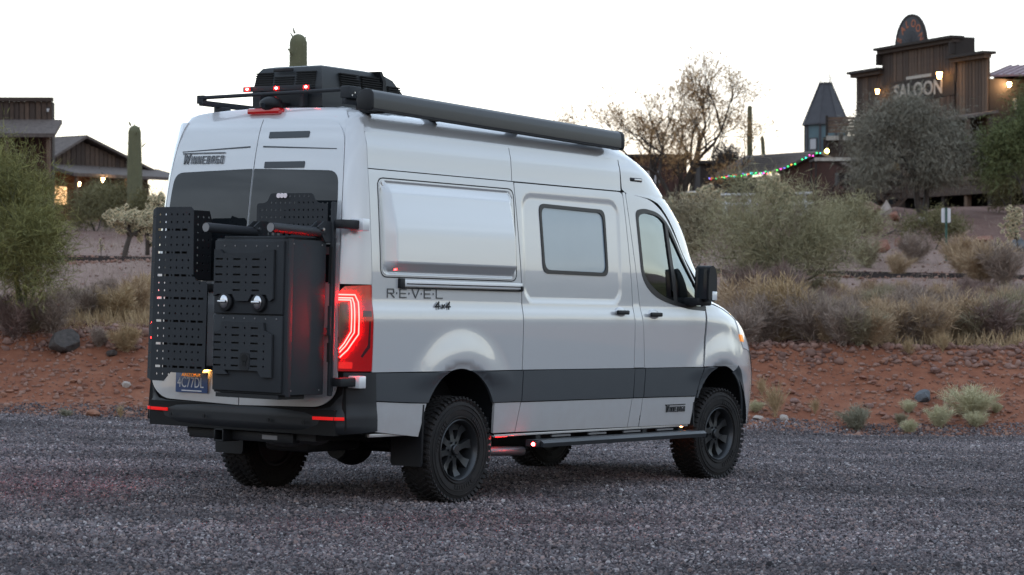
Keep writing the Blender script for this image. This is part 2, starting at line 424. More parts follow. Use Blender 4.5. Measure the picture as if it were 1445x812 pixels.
# rear quarter panels (right with its door rail, left plain and carried to the cab door)
q_out = [(-1.026, .95)] + arc(ARCH_R, ARAD, 180 - ar, ar) + [(.752, .95), (.746, 1.55), (.712, 2.05), (.692, 2.345), (-1.026, 2.345)]
quarter = patch('quarter_panel', side_fn(), q_out, M_paint, van, res=.035, out=OUT_R)
ql_out = [(-1.026, .95)] + arc(ARCH_R, ARAD, 180 - ar, ar) + [(2.40, .95), (2.36, 1.6), (2.20, 2.345), (-1.026, 2.345)]
patch('quarter_panel', side_fn(1), ql_out, M_paint, van, res=.07, out=OUT_L)
# pressed seam round the quarter field + bed flare bulging out of it
def flare_fn(x, z):
    x0, x1, z0, z1, r, D = -.905, .655, 1.635, 2.262, .07, .075
    qx = np.abs(x - (x0 + x1) / 2) - (x1 - x0) / 2 + r; qz = np.abs(z - (z0 + z1) / 2) - (z1 - z0) / 2 + r
    sdf = np.hypot(np.maximum(qx, 0), np.maximum(qz, 0)) + np.minimum(np.maximum(qx, qz), 0) - r
    h = D * np.clip(-sdf / .075, 0, 1) * (1 - .55 * sstep(1.9, 2.26, z)) - .006 * sstep(.012, 0, np.abs(sdf))
    return np.stack([x, -(S(x, z) + .004 + h), z], -1)
fl = patch('bed_flare', flare_fn, rrect(-.92, .67, 1.62, 2.277, .06), M_paint, van, res=.022, out=OUT_R)
tag(fl, 'bulging side flare with slanted edges')
lo_ = rrect(-.938, .688, 1.602, 2.295, .07); li_ = rrect(-.930, .680, 1.610, 2.287, .064)
patch('seam_line', side_fn(-1, .0015), lo_, M_gap, fl, holes=[li_], res=.05, thick=0, out=OUT_R)
# upper body side in two sheets, roof skin
for x0, x1 in ((-1.026, .672), (.680, 2.165)):
    patch('roof_side', side_fn(), [(x0, 2.352), (x1, 2.352), (x1, 2.60), (x0, 2.60)], M_paint, van, res=.04, out=OUT_R)
patch('roof_side', side_fn(1), [(-1.026, 2.352), (2.165, 2.352), (2.165, 2.60), (-1.026, 2.60)], M_paint, van, res=.08, out=OUT_L)
cxs = np.linspace(0, 1, 15)
frontc = cap_fn()(np.concatenate([-np.linspace(1, 0, 22), np.linspace(0, 1, 22)[1:]]), np.full(43, 2.60))
ro = [(-1.04, .70), (-1.03, float(S(-1.03, 2.6)) - .02)] + [(x, float(S(x, 2.6))) for x in np.linspace(-1.0, 2.1, 20)]
ro += [(p[0], p[1]) for p in frontc[::-1]] + [(x, -float(S(x, 2.6))) for x in np.linspace(2.1, -1.0, 20)] + [(-1.03, -float(S(-1.03, 2.6)) + .02), (-1.04, -.70)]
roof = patch('roof', roof_fn(), ro, M_paint, van, res=.08, out=(0, 0, 1))
for yy in (-.45, -.15, .15, .45):
    MB().box(-.8, 1.9, yy - .035, yy + .035, 2.784, 2.803).build('roof_rib', M_paint, roof, bevel=.008)
# cab: fenders, hood, pillars
ks = lambda z: float(z)
cap_lo = [(-.997, .95)] + [(.997, .95), (.997, 1.49), (-.997, 1.49)]
fend = patch('front_fender', cap_fn(), [(-.997, .95), (.997, .95), (.997, 1.52), (-.997, 1.52)], M_paint, van, res=.028, out=capnorm, eps=.008)
pil = patch('cab_pillar', cap_fn(), [(-.997, 1.52), (.997, 1.52), (.997, 2.60), (-.997, 2.60)], M_paint, van, res=.03, out=capnorm, thick=.004, eps=.008)
ws = rounded([(-.70, 1.56), (.70, 1.56), (.52, 2.40), (-.52, 2.40)], .05)
patch('windshield', cap_fn(), ws, M_wind, van, res=.05, off=.003, thick=.004, out=capnorm, eps=.008)
af = adeg(.945, ARCH_F)
bo = [(kx(x, z), z) for x, z in arc(ARCH_F, ARAD + .01, -9, 88, 20)]
bo = bo + [(-k, z) for k, z in bo[::-1]]
fb = patch('front_bumper', cap_fn(), bo, M_paint, van, res=.04, out=capnorm, off=.002, eps=.008)
hl = [(3.99, 1.335), (4.03, 1.20), (4.10, 1.10), (4.30, 1.07), (4.36, 1.16), (4.22, 1.30)]
hlm = patch('headlight', cap_fn(), [(kx(x, z), z) for x, z in hl], M_head, van, res=.03, off=.006, out=capnorm, eps=.008)
patch('headlight', cap_fn(), [(-kx(x, z), z) for x, z in hl], M_head, van, res=.03, off=.006, out=capnorm, eps=.008)
tl = [(4.02, 1.215), (4.05, 1.155), (4.12, 1.15), (4.10, 1.21)]
patch('turn_signal', cap_fn(), [(kx(x, z), z) for x, z in tl], M_amber, hlm, res=.02, off=.009, out=capnorm, eps=.008)
gr = [(-.40, .70), (.40, .70), (.44, 1.10), (-.44, 1.10)]
patch('grille', cap_fn(), gr, M_plastic, van, res=.05, off=.01, out=capnorm, eps=.008)
hp = cap_fn()(np.array([kx(x, z) for x, z in ((3.47, 1.478), (3.6, 1.462), (3.75, 1.43), (3.9, 1.385), (4.02, 1.325))]), np.array([1.478, 1.462, 1.43, 1.385, 1.325]))
MB().path([Vector(p) + Vector((0, -.001, .001)) for p in hp], .0035, 6).build('hood_gap', M_gap, fend)
ring = [(x, z) for x, z in arc(ARCH_F, ARAD - .004, -9, 62, 14)] + [(x, z) for x, z in arc(ARCH_F, ARAD + .075, 60, -7, 14)]
patch('arch_flare', lambda x, z: np.stack([x, -(S(x, z) + .006), z], -1), ring, M_clad, van, res=.03, out=OUT_R)
# sliding door
sd_out = rounded([(.762, .95), (2.298, .947), (2.292, 1.3), (2.268, 1.55), (2.222, 2.0), (2.185, 2.342), (.702, 2.342), (.722, 2.05), (.757, 1.55)], [0, 0, 0, 0, 0, .05, .02, 0, 0])
w_s = rounded([(1.05, 1.685), (1.925, 1.68), (1.905, 2.178), (1.025, 2.19)], .07)
sdoor = patch('sliding_door', side_fn(), sd_out, M_paint, van, holes=[w_s], res=.02, out=OUT_R)
def shrink(poly, d):
    c = np.mean(np.array(poly), 0); return [tuple(np.array(p) - np.sign(np.array(p) - c) * d * np.minimum(1, np.abs(np.array(p) - c) / .2)) for p in poly]
patch('window_seal', side_fn(-1, .006), shrink(w_s, -.012), M_rubberseal, sdoor, holes=[shrink(w_s, .016)], res=.05, out=OUT_R, thick=.012)
wg = patch('window', side_fn(-1, -.004), shrink(w_s, .012), M_glass_s, sdoor, res=.06, out=OUT_R, thick=.004)
def door_handle(parent, x, z):
    cup = MB().ball((x, -float(S(x, z)) + .004, z), (.085, .014, .045), 20).build('handle_cup', M_paint, parent, smooth=True)
    y = -float(S(x, z)) - .012
    MB().box(x - .085, x + .08, y - .028, y - .006, z - .014, z + .02).build('handle', M_plastic, parent, bevel=.009, seg=3)
door_handle(sdoor, 2.09, 1.385)
rail = MB().box(-.70, .74, -.985, -.955, 1.545, 1.592).build('door_rail', M_alu, van, bevel=.004)
MB().box(-.66, .72, -.9875, -.9845, 1.560, 1.567).build('groove', M_gap, rail)
MB().box(-.74, -.685, -.991, -.95, 1.532, 1.600).build('end_cap', M_plastic, rail, bevel=.004)
MB().box(.715, .748, -.991, -.95, 1.535, 1.570).build('end_cap', M_plastic, rail, bevel=.004)
MB().box(-.70, .745, -.982, -.955, 1.530, 1.540).build('shadow_gap', M_gap, rail)
# cab door
fd_out = rounded([(2.462, .947), (3.335, .947), (3.408, 1.46), (3.09, 1.89), (2.83, 2.19), (2.62, 2.30), (2.235, 2.342), (2.29, 2.0), (2.36, 1.6), (2.425, 1.28)], [0, 0, .04, .3, .2, .15, .03, .1, .1, .1])
w_f = rounded([(2.375, 2.19), (2.43, 1.66), (2.62, 1.535), (2.85, 1.475), (3.15, 1.435), (3.40, 1.425), (3.385, 1.475), (2.86, 2.105), (2.72, 2.19), (2.50, 2.215)], [.05, .12, .1, .1, .05, .02, .03, .1, .08, .1])
fdoor = patch('cab_door', side_fn(), fd_out, M_paint, van, holes=[w_f], res=.032, out=OUT_R)
patch('window_seal', side_fn(-1, .004), shrink(w_f, -.014), M_rubberseal, fdoor, holes=[shrink(w_f, .022)], res=.05, out=OUT_R, thick=.012)
patch('window', side_fn(-1, -.008), shrink(w_f, .006), M_cabglass, fdoor, res=.06, out=OUT_R, thick=0)
patch('window_divider', side_fn(-1, .003), [(2.80, 2.15), (2.845, 2.13), (2.965, 1.46), (2.905, 1.465)], M_rubberseal, fdoor, res=.05, out=OUT_R, thick=.01)
door_handle(fdoor, 2.58, 1.372)
# mirror on the cab door (and its twin on the far side)
for sg in (-1, 1):
    mr = MB()
    mr.prism(rounded([(3.13, 1.49), (3.255, 1.49), (3.265, 1.60), (3.26, 1.72), (3.22, 1.785), (3.15, 1.785), (3.13, 1.70)], .05, 4), 1, sg * 1.03, sg * 1.165)
    mo = mr.build('mirror', M_plastic, van, bevel=.018, seg=3)
    MB().box(3.08, 3.30, sg * .93, sg * 1.10, 1.455, 1.52).build('mirror_arm', M_plastic, mo, bevel=.015)
    MB().box(3.124, 3.1285, sg * 1.045, sg * 1.15, 1.51, 1.76).build('mirror_glass', M_wind, mo)
    MB().box(3.19, 3.262, sg * 1.157, sg * 1.173, 1.50, 1.575).build('turn_lamp', M_head, mo, bevel=.008)
# left cab door, plain
patch('cab_door', side_fn(1), fd_out, M_paint, van, holes=[w_f], res=.08, out=OUT_L)
patch('window', side_fn(1, -.008), shrink(w_f, .006), M_cabglass, van, res=.1, out=OUT_L, thick=0)
# B-pillar filler strip and side marker
patch('pillar_strip', side_fn(), [(2.306, .95), (2.454, .95), (2.417, 1.28), (2.352, 1.6), (2.282, 2.0), (2.228, 2.342), (2.192, 2.342), (2.230, 2.0), (2.276, 1.55), (2.30, 1.3)], M_paint, van, res=.05, out=OUT_R)
mk = MB().box(2.31, 2.49, -.905, -.885, 2.435, 2.468, Matrix.Translation((0, 0, 0)) @ Matrix.Rotation(0, 4, 'X')).build('side_marker', M_plastic, van, bevel=.008)
MB().box(2.37, 2.475, -.909, -.904, 2.444, 2.460).build('lens', M_steel, mk, bevel=.003)
# cladding band and lower panels
def dx(z, c): return math.sqrt(max(0, ARAD**2 - (z - c[1])**2))
aL = [(-dx(z, ARCH_R), z) for z in np.linspace(.728, .943, 10)]
aR = [(dx(z, ARCH_R), z) for z in np.linspace(.943, .715, 10)]
for nm, poly in (('cladding_panel', [(-1.0, .755), (-.6, .735)] + aL + [(-1.0, .943)]),
                 ('cladding_panel', aR + [(.752, .715), (.754, .943)]),
                 ('cladding_panel', [(.763, .714), (2.292, .712), (2.299, .941), (.764, .943)]),
                 ('cladding_panel', [(2.304, .712), (2.446, .712), (2.456, .941), (2.306, .941)]),
                 ('cladding_panel', [(2.458, .712), (3.262, .708), (3.30, .82), (3.335, .941), (2.466, .941)]),
                 ('cladding_panel', [(3.274, .69)] + [(3.69 - dx(z, ARCH_F), z) for z in np.linspace(.69, .938, 8)] + [(3.345, .941)])):
    patch(nm, side_fn(-1, .010), poly, M_clad, van, res=.04, out=OUT_R, thick=.02)
patch('cladding_panel', side_fn(1, .010), [(-1.0, .755), (-.6, .735)] + aL + [(-1.0, .943)], M_clad, van, res=.08, out=OUT_L, thick=.02)
patch('cladding_panel', side_fn(1, .010), aR + [(3.25, .715), (3.33, .943)], M_clad, van, res=.08, out=OUT_L, thick=.02)
for poly in ([(-1.02, .748), (-.6, .728), (-.398, .722), (-.47, .49), (-1.02, .545)],
             [(.425, .708), (.752, .708), (.70, .487), (.43, .487)],
             [(.762, .706), (2.290, .704), (2.245, .478), (.712, .487)],
             [(2.299, .704), (2.446, .704), (2.412, .476), (2.255, .478)],
             [(2.456, .704), (3.262, .70), (3.205, .474), (2.422, .476)]):
    patch('lower_panel', side_fn(-1, .002), poly, M_paint, van, res=.05, out=OUT_R, thick=.02)
patch('lower_panel', side_fn(1, .002), [(.425, .708), (3.26, .70), (3.20, .474), (.43, .487)], M_paint, van, res=.1, out=OUT_L, thick=.02)
patch('lower_panel', side_fn(1, .002), [(-1.02, .748), (-.6, .728), (-.398, .722), (-.47, .49), (-1.02, .545)], M_paint, van, res=.1, out=OUT_L, thick=.02)
MB().box(.45, 3.2, -.955, -.93, .455, .474).build('sill', M_paint, van, bevel=.006)
MB().box(-1.0, -.52, -.955, -.93, .50, .525).build('sill', M_paint, van, bevel=.006)
# rear corner posts and tail lamps
lampz = (.957, 1.545)
for sg in (-1, 1):
    cp = patch('corner_post', corner_fn(sg), [(.0, 1.551), (1.0, 1.551), (1.0, 2.70), (.0, 2.70)], M_paint, van, res=.05, out=lambda X, s=sg: np.stack([np.full(len(X), -1.), np.full(len(X), s * 1.), np.zeros(len(X))], -1))
    od = (lambda X, s=sg: np.stack([np.full(len(X), -1.), np.full(len(X), s * 1.), np.zeros(len(X))], -1))
    tlm = patch('tail_lamp', corner_fn(sg, .006), rounded([(.02, .957), (.98, .957), (.97, 1.50), (.80, 1.535), (.02, 1.548)], .03), M_redlens, van, res=.03, out=od, thick=.04)
    patch('lamp_bezel', corner_fn(sg, .0085), [(.64, 1.12), (.97, 1.02), (.965, 1.46), (.66, 1.46)], M_darklens, tlm, res=.04, out=od, thick=.002)
    # bright C-shaped guide
    for off_, tt in ((0, .0), (.022, .11), (.036, .19)):
        gp = [(.985, 1.478 - off_), (.50 + tt * .6, 1.478 - off_), (.41 + tt, 1.43 - off_ * .6), (.42 + tt, 1.21 + off_ * .5), (.70 + tt * .5, 1.10 + off_ * 1.3), (.985, 1.035 + off_ * 1.6)]
        dp_ = []
        for (a, b), (c, d) in zip(gp[:-1], gp[1:]): dp_ += [(a + (c - a) * q / 4, b + (d - b) * q / 4) for q in range(4)]
        P_ = corner_fn(sg, .012)(np.array([p[0] for p in dp_]), np.array([p[1] for p in dp_]))
        MB().path([Vector(p) for p in P_], .0042, 6).build('light_guide', M_ledred, tlm)
    patch('glow_spot', corner_fn(sg, .0095), rrect(.55, .95, .975, 1.02, .02), M_reflect, tlm, res=.05, out=od, thick=.002)
    patch('lamp_rib', corner_fn(sg, .009), rrect(.07, .30, 1.33, 1.37, .01), M_darklens, tlm, res=.05, out=od, thick=.002)
    patch('lamp_rib', corner_fn(sg, .009), [(.10, 1.12), (.30, 1.05), (.34, 1.06), (.16, 1.14), (.14, 1.30), (.10, 1.30)], M_darklens, tlm, res=.05, out=od, thick=.002)
# rear doors
def rdoor(sg):
    ol = [(sg * .004, .69), (sg * .74, .708), (sg * .862, .80), (sg * .862, 1.0), (sg * .845, 1.6), (sg * .806, 2.3), (sg * .770, 2.58), (sg * .66, 2.695), (sg * .004, 2.705)]
    ol = rounded(ol, [0, .08, .08, .1, .1, .1, .10, .08, 0])
    wn_ = rounded([(sg * .012, 1.56), (sg * .80, 1.56), (sg * .775, 2.16), (sg * .755, 2.325), (sg * .012, 2.345)], [.01, .08, .1, .11, .01])
    d = patch('rear_door', rear_fn(), ol, M_paint, van, holes=[wn_], res=.05, out=(-1, 0, 0))
    w = patch('window', rear_fn(.003), shrink(wn_, -.004), M_glass_r, d, res=.06, out=(-1, 0, 0), thick=.01)
    # pressed line across the door
    patch('crease', rear_fn(.0025), [(sg * .06, 2.500), (sg * .72, 2.478), (sg * .72, 2.484), (sg * .06, 2.511)], M_clad, d, res=.1, thick=.002, out=(-1, 0, 0))
    return d
dR, dL = rdoor(-1), rdoor(1)
patch('rear_header', rear_fn(-.010), [(-.80, 2.40), (.80, 2.40), (.775, 2.62), (.745, 2.70), (.70, 2.752), (-.70, 2.752), (-.745, 2.70), (-.775, 2.62)], M_paint, van, res=.06, out=(-1, 0, 0), thick=.004)
tag(dR, 'right rear door carrying the cargo box hinge'); tag(dL, 'left rear door with small dark logo')
for z0 in (2.565, 2.352):
    patch('blank_badge', rear_fn(.006), rrect(-.46, -.10, z0, z0 + .045, .006), M_clad, dR, res=.1, out=(-1, 0, 0), thick=.006)
MB().box(-1.272, -1.25, .0, .62, 1.475, 1.535).build('door_trim', M_plastic, dL, bevel=.008)
# logos
LET = {'R': ((0, 0, 0, 1), (0, 1, .8, 1), (.8, 1, .9, .9), (.9, .9, .9, .6), (.9, .6, .8, .5), (.8, .5, 0, .5), (.45, .5, .95, 0)), 'E': ((0, 0, 0, 1), (0, 1, .9, 1), (0, .5, .8, .5), (0, 0, .9, 0)), 'V': ((0, 1, .48, 0), (.48, 0, .96, 1)), 'L': ((0, 0, 0, 1), (0, 0, .9, 0)),
       'W': ((0, 1, .2, 0), (.2, 0, .5, .8), (.5, .8, .8, 0), (.8, 0, 1, 1)), 'I': ((.1, 0, .1, 1),), 'N': ((0, 0, 0, 1), (0, 1, .8, 0), (.8, 0, .8, 1)), 'B': ((0, 0, 0, 1), (0, 1, .7, 1), (.7, 1, .75, .52), (0, .5, .75, .5), (.75, .5, .75, 0), (0, 0, .75, 0)), 'A': ((0, 0, 0, .8), (0, .8, .2, 1), (.2, 1, .75, 1), (.75, 1, .75, 0), (0, .45, .75, .45)), 'G': ((.8, 1, 0, 1), (0, 1, 0, 0), (0, 0, .8, 0), (.8, 0, .8, .5), (.8, .5, .4, .5)), 'O': ((0, 0, 0, 1), (0, 1, .78, 1), (.78, 1, .78, 0), (.78, 0, 0, 0)), '.': ((.0, .45, .0, .55),), '4': ((.6, 0, .6, 1), (.6, 1, 0, .35), (0, .35, .9, .35)), 'x': ((.05, .1, .6, .6), (.05, .6, .6, .1))}
def strokes(body, M, h, w, gap, t, mt, parent, shear=0.0, name='lettering'):
    b = MB(); x = 0
    for ch in body:
        cw = {'I': .28, '.': .12, 'x': .7}.get(ch, 1.0)
        for (x0, z0, x1, z1) in LET[ch]:
            p = Vector((x + x0 * w + shear * z0 * h, z0 * h, 0)); q = Vector((x + x1 * w + shear * z1 * h, z1 * h, 0)); d = (q - p); L = d.length; d.normalize(); n = Vector((-d.y, d.x, 0)) * t / 2; p = p - d * t * .45; q = q + d * t * .45
            A_ = [b.bm.verts.new(v) for v in (p - n, q - n, q + n, p + n)]; B_ = [b.bm.verts.new(v.co + Vector((0, 0, .003))) for v in A_]
            b.bm.faces.new(B_); [b.bm.faces.new((A_[k], A_[(k + 1) % 4], B_[(k + 1) % 4], B_[k])) for k in range(4)]
        x += cw * w + gap
    bmesh.ops.transform(b.bm, matrix=M, verts=b.bm.verts); return b.build(name, mt, parent)
def wlogo(M, h, parent, mt):
    """capital with swept bar over the rest of the word"""
    strokes('W', M, h * 1.12, h * .85, 0, h * .18, mt, parent, shear=.10)
    strokes('INNEBAGO', M @ Matrix.Translation((h * 1.22, 0, 0)), h * .80, h * .46, h * .26, h * .14, mt, parent, shear=.06)
    MB().prism([(-.35 * h, 1.28 * h), (6.5 * h, 1.28 * h), (6.45 * h, 1.13 * h), (-.1 * h, 1.13 * h), (-.1 * h, 1.0 * h)], 2, 0, .003, M).build('logo_bar', mt, parent)
def rear_frame(y, z, dy=.33):
    p, q, t = rear_fn(.006)(np.array([y, y - dy, y]), np.array([z, z, z + .08])); return frame(p, q - p, Vector(t - p) - Vector(q - p).normalized() * Vector(t - p).dot(Vector(q - p).normalized()))
def side_frame(x, z, off=.002, tilt=0.0): return frame((x, -float(S(x, z)) - off, z), (1, 0, 0), (0, tilt, 1))
wlogo(rear_frame(.69, 2.395), .062, dL, M_lettergrey)
wlogo(side_frame(2.81, .585, .006, -.03), .046, fdoor, M_plastic)
strokes('R.E.V.E.L', side_frame(-.86, 1.468, .002, .02), .056, .078, .026, .0085, M_lettergrey, quarter)
strokes('4x4', side_frame(-.33, 1.392, .008, .13), .048, .052, .018, .0105, M_plastic, quarter, shear=.3)
# licence plate and its lamp
pl = MB().box(-1.292, -1.286, .285, .592, .758, .905).build('licence_plate', M_plateblue, dL, bevel=.002)
text_mesh('lettering', '4C77DL', .105, frame((-1.2925, .575, .795), (0, -1, 0), (0, 0, 1)), M_white, pl, sx=.70, extrude=.001)
text_mesh('lettering', 'ARIZONA', .034, frame((-1.2925, .535, .872), (0, -1, 0), (0, 0, 1)), M_amber, pl, sx=1.2, extrude=.001)
MB().box(-1.296, -1.2925, .34, .53, .768, .776).build('lettering', M_white, pl)
MB().box(-1.30, -1.262, .22, .62, .925, .955).build('plate_lamp_bar', M_plastic, dL, bevel=.008)
MB().box(-1.296, -1.270, .30, .40, .9175, .9255).build('plate_lamp', mat('plate_lamp_glow', (1, .6, .2), emit=(1, .42, .08), estr=5), dL)
# header: high brake light, camera
bl = MB().box(-1.075, -1.0, -.13, .17, 2.742, 2.785).build('brake_light', M_redlens, van, bevel=.012)
cm = MB(); cm.ball((-1.03, -.02, 2.815), (.085, .085, .055), 18); cm.box(-1.02, -.90, -.09, .05, 2.79, 2.83)
cmo = cm.build('reversing_camera', M_plastic, van, bevel=.006, smooth=True)
MB().tube((-1.118, -.02, 2.80), (-1.10, -.02, 2.805), .018, n=14).build('lens', M_wind, cmo)
MB().path([(-.94, -.1, 2.80), (-.9, -.2, 2.80), (-.88, -.26, 2.82), (-.87, -.28, 2.88)], .006, 6).build('cable', M_plastic, cmo)

# ---- inner dark shell, floor and underbody
inn = lambda sg: (lambda x, z: np.stack([x, sg * (S(x, z) - .035), z], -1))
ih = [(-1.02, .50)] + arc(ARCH_R, .47, 184, -4, 14) + [(3.2, .48)] + arc(ARCH_F, .47, 175, 160, 3) + [(3.36, .95), (3.38, 1.42), (2.75, 1.42), (2.33, 1.5), (2.16, 2.3), (2.15, 2.58), (-1.02, 2.58)]
inner = patch('inner_shell', inn(-1), ih, M_gap, van, res=.12, thick=0, out=OUT_R)
patch('inner_shell', inn(1), ih, M_gap, van, res=.12, thick=0, out=OUT_L)
patch('inner_shell', lambda y, z: np.stack([XR(z) + .04, y, z], -1), [(-.93, .55), (.93, .55), (.80, 2.6), (.7, 2.68), (-.7, 2.68), (-.80, 2.6)], M_gap, van, res=.2, thick=0, out=(-1, 0, 0))
MB().box(2.1, 2.14, -.84, .84, .5, 2.5).build('bulkhead', M_gap, van)
ub = MB().box(-1.15, 3.1, -.60, .60, .46, .62).box(-1.05, 3.25, -.92, -.62, .52, .60).box(-1.05, 3.25, .62, .92, .52, .60).box(3.0, 4.45, -.55, .55, .36, .62)
ub.build('floor_pan', M_plastic, van)
# cab interior
for sy in (-.5, .5):
    st = MB().box(2.36, 2.50, sy - .25, sy + .25, .9, 1.52).box(2.40, 2.9, sy - .25, sy + .25, .82, 1.0)
    so = st.build('seat', M_seat, van, bevel=.05, seg=3)
    MB().box(2.38, 2.48, sy - .13, sy + .13, 1.56, 1.78).build('headrest', M_seat, so, bevel=.04, seg=3)
MB().box(3.3, 3.72, -.86, .86, .9, 1.46).build('dashboard', M_seat, van, bevel=.05)

# ---- rear bumper
def bump_fn(off=0.0):
    def f(q, z):
        a = np.abs(q); t = np.clip((a - .80) / .30, 0, 1.05) * np.pi / 2
        bulge = .03 * sstep(.72, .64, z) * sstep(.50, .56, z) * (1 - .7 * sstep(.8, 1.1, a))
        y = np.where(a < .80, a, .80 + .20 * np.sin(t) + bulge * np.sin(t)); x = -1.275 + .02 * np.minimum(a / .8, 1)**2 + .255 * (1 - np.cos(t)) - bulge * np.cos(t) - off
        lift = .02 * np.cos(np.pi * .5 * np.clip((z - .5) / .45, 0, 1))
        return np.stack([x + lift, np.sign(q) * y, z], -1)
    return f
bq = [(-1.10, .545), (-.9, .525), (.9, .525), (1.10, .545), (1.10, .948), (.895, .948), (.885, .80), (.80, .708), (.72, .695), (-.72, .695), (-.80, .708), (-.885, .80), (-.895, .948), (-1.10, .948)]
bump = patch('rear_bumper', bump_fn(), bq, mat('bumper_plastic', (.014, .016, .019), rough=.5, spec=.35, bump=.03, bscale=500), van, res=.04, out=lambda X: np.stack([X[:, 0] + .5, X[:, 1] * .4, np.zeros(len(X))], -1), thick=.03)
for sg in (-1, 1):
    patch('reflector', bump_fn(), [(sg * .68, .620), (sg * .90, .622), (sg * .90, .643), (sg * .68, .641)], M_reflect, bump, res=.02, thick=.012, off=.012, out=(-1, sg * .3, 0))
    for yy in (.30, .62):
        MB().tube((-1.314, sg * yy, .60), (-1.306, sg * yy, .60), .014, n=14).build('parking_sensor', M_plastic, bump)
MB().box(-1.27, -1.0, -.86, .86, .515, .69).build('bumper_core', M_gap, bump)
# hitch
hc = MB().box(-1.18, -1.10, -.42, .56, .435, .505).build('hitch_bar', M_plastic, van, bevel=.008)
hr = MB(); 
for a in ((-.045, -.033, -.045, .045), (.033, .045, -.045, .045), (-.045, .045, -.045, -.033), (-.045, .045, .033, .045)):
    hr.box(-1.27, -1.1, .19 + a[0], .19 + a[1], .47 + a[2], .47 + a[3])
hr.build('hitch_receiver', M_plastic, hc, bevel=.003)
MB().box(-1.1825, -1.18, -.28, -.14, .455, .485).build('label_plate', M_dullsteel, hc)

# ---- wheels
def tyre_mesh():
    m = MB()
    prof = [(.205, -.10), (.225, -.118), (.27, -.128), (.32, -.127), (.352, -.119), (.372, -.104), (.378, -.07), (.380, 0), (.378, .07), (.372, .104), (.352, .119), (.32, .127), (.27, .128), (.225, .118), (.205, .10)]
    m.lathe(prof, 64)
    for r0, r1 in ((.236, .242), (.290, .297), (.322, .326)):
        for sg in (-1, 1): m.lathe([(r0 - .002, sg * .122), (r0, sg * .1315), (r1, sg * .1315), (r1 + .002, sg * .122)], 64)
    for k, (a0, nn) in enumerate(((.3, 9), (2.4, 7), (4.4, 8))):      # raised sidewall marks
        for q in range(nn):
            for sg in (-1, 1):
                Mq = Matrix.Rotation(-(a0 + q * .105), 4, 'Y') @ Matrix.Translation((.268, sg * .1295, 0)); m.box(-.014, .014, -.0025, .0025, -.009, .009, Mq)
    nl = 52
    for i in range(nl):
        a = 2 * math.pi * i / nl
        for row, (yc, wy, da, ph, sk) in enumerate(((-.098, .05, .108, 0, .25), (-.045, .044, .10, .5, -.5), (.006, .040, .09, 0, .55), (.052, .044, .10, .55, .5), (.100, .05, .108, .1, -.25))):
            b = a + ph * 2 * math.pi / nl
            M = Matrix.Rotation(-b, 4, 'Y') @ Matrix.Translation((.3785, yc, 0)) @ Matrix.Rotation(sk, 4, 'X')
            ln = .378 * da * .42 * (1.0 if i % 2 else .86)
            m.box(-.012, .0085, -wy / 2, wy / 2, -ln / 2, ln / 2, M)
        # shoulder blocks reaching down the sidewall
        for sg in (-1, 1):
            b = a + (.1 if sg > 0 else 0) * 2 * math.pi / nl
            M = Matrix.Rotation(-b, 4, 'Y') @ Matrix.Translation((.360, sg * .119, 0)) @ Matrix.Rotation(sg * .55, 4, 'Z')
            m.box(-.026, .015, -.007, .0065, -.014, .014, M)
    return m.mesh('tyre', smooth=True, angle=30)
def rim_mesh():
    m = MB()
    m.lathe([(.214, .108), (.222, .120), (.216, .124), (.206, .114), (.196, .085), (.190, .03), (.188, -.09), (.20, -.108), (.214, -.108)], 56)
    return m.mesh('rim', smooth=True, angle=40)
def spoke_mesh():
    m = MB(); P = []
    for r, w, y0, y1 in ((.055, .026, .070, .035), (.10, .020, .066, .03), (.15, .024, .062, .03), (.193, .036, .080, .03)):
        P.append([(r, y0, -w), (r, y0, w), (r, y1, w * 1.15), (r, y1, -w * 1.15)])
    V = [m.bm.verts.new(p) for ring_ in P for p in ring_]
    for i in range(3):
        for j in range(4):
            a, b = i * 4 + j, i * 4 + (j + 1) % 4; m.bm.faces.new((V[a], V[b], V[b + 4], V[a + 4]))
    m.bm.faces.new(V[0:4]); m.bm.faces.new(V[-4:])
    return m.mesh('spoke', bevel=.004, seg=2)
def hub_mesh():
    m = MB(); m.lathe([(.0, .098), (.030, .098), (.036, .092), (.037, .074), (.046, .070), (.074, .068), (.080, .060), (.080, .02), (0, .02)], 40)
    for i in range(6):
        a = i * math.pi / 3; m.tube((.058 * math.cos(a), .066, .058 * math.sin(a)), (.058 * math.cos(a), .082, .058 * math.sin(a)), .009, n=6)
    return m.mesh('hub', smooth=True, angle=35)
def disc_mesh():
    m = MB(); m.lathe([(0, -.02), (.15, -.02), (.15, .0), (0, .0)], 40); m.lathe([(0, -.09), (.187, -.09), (.187, -.085), (0, -.085)], 40)
    return m.mesh('brake_disc', smooth=True, angle=30)
TY, RM, SP, HB, DM = tyre_mesh(), rim_mesh(), spoke_mesh(), hub_mesh(), disc_mesh()
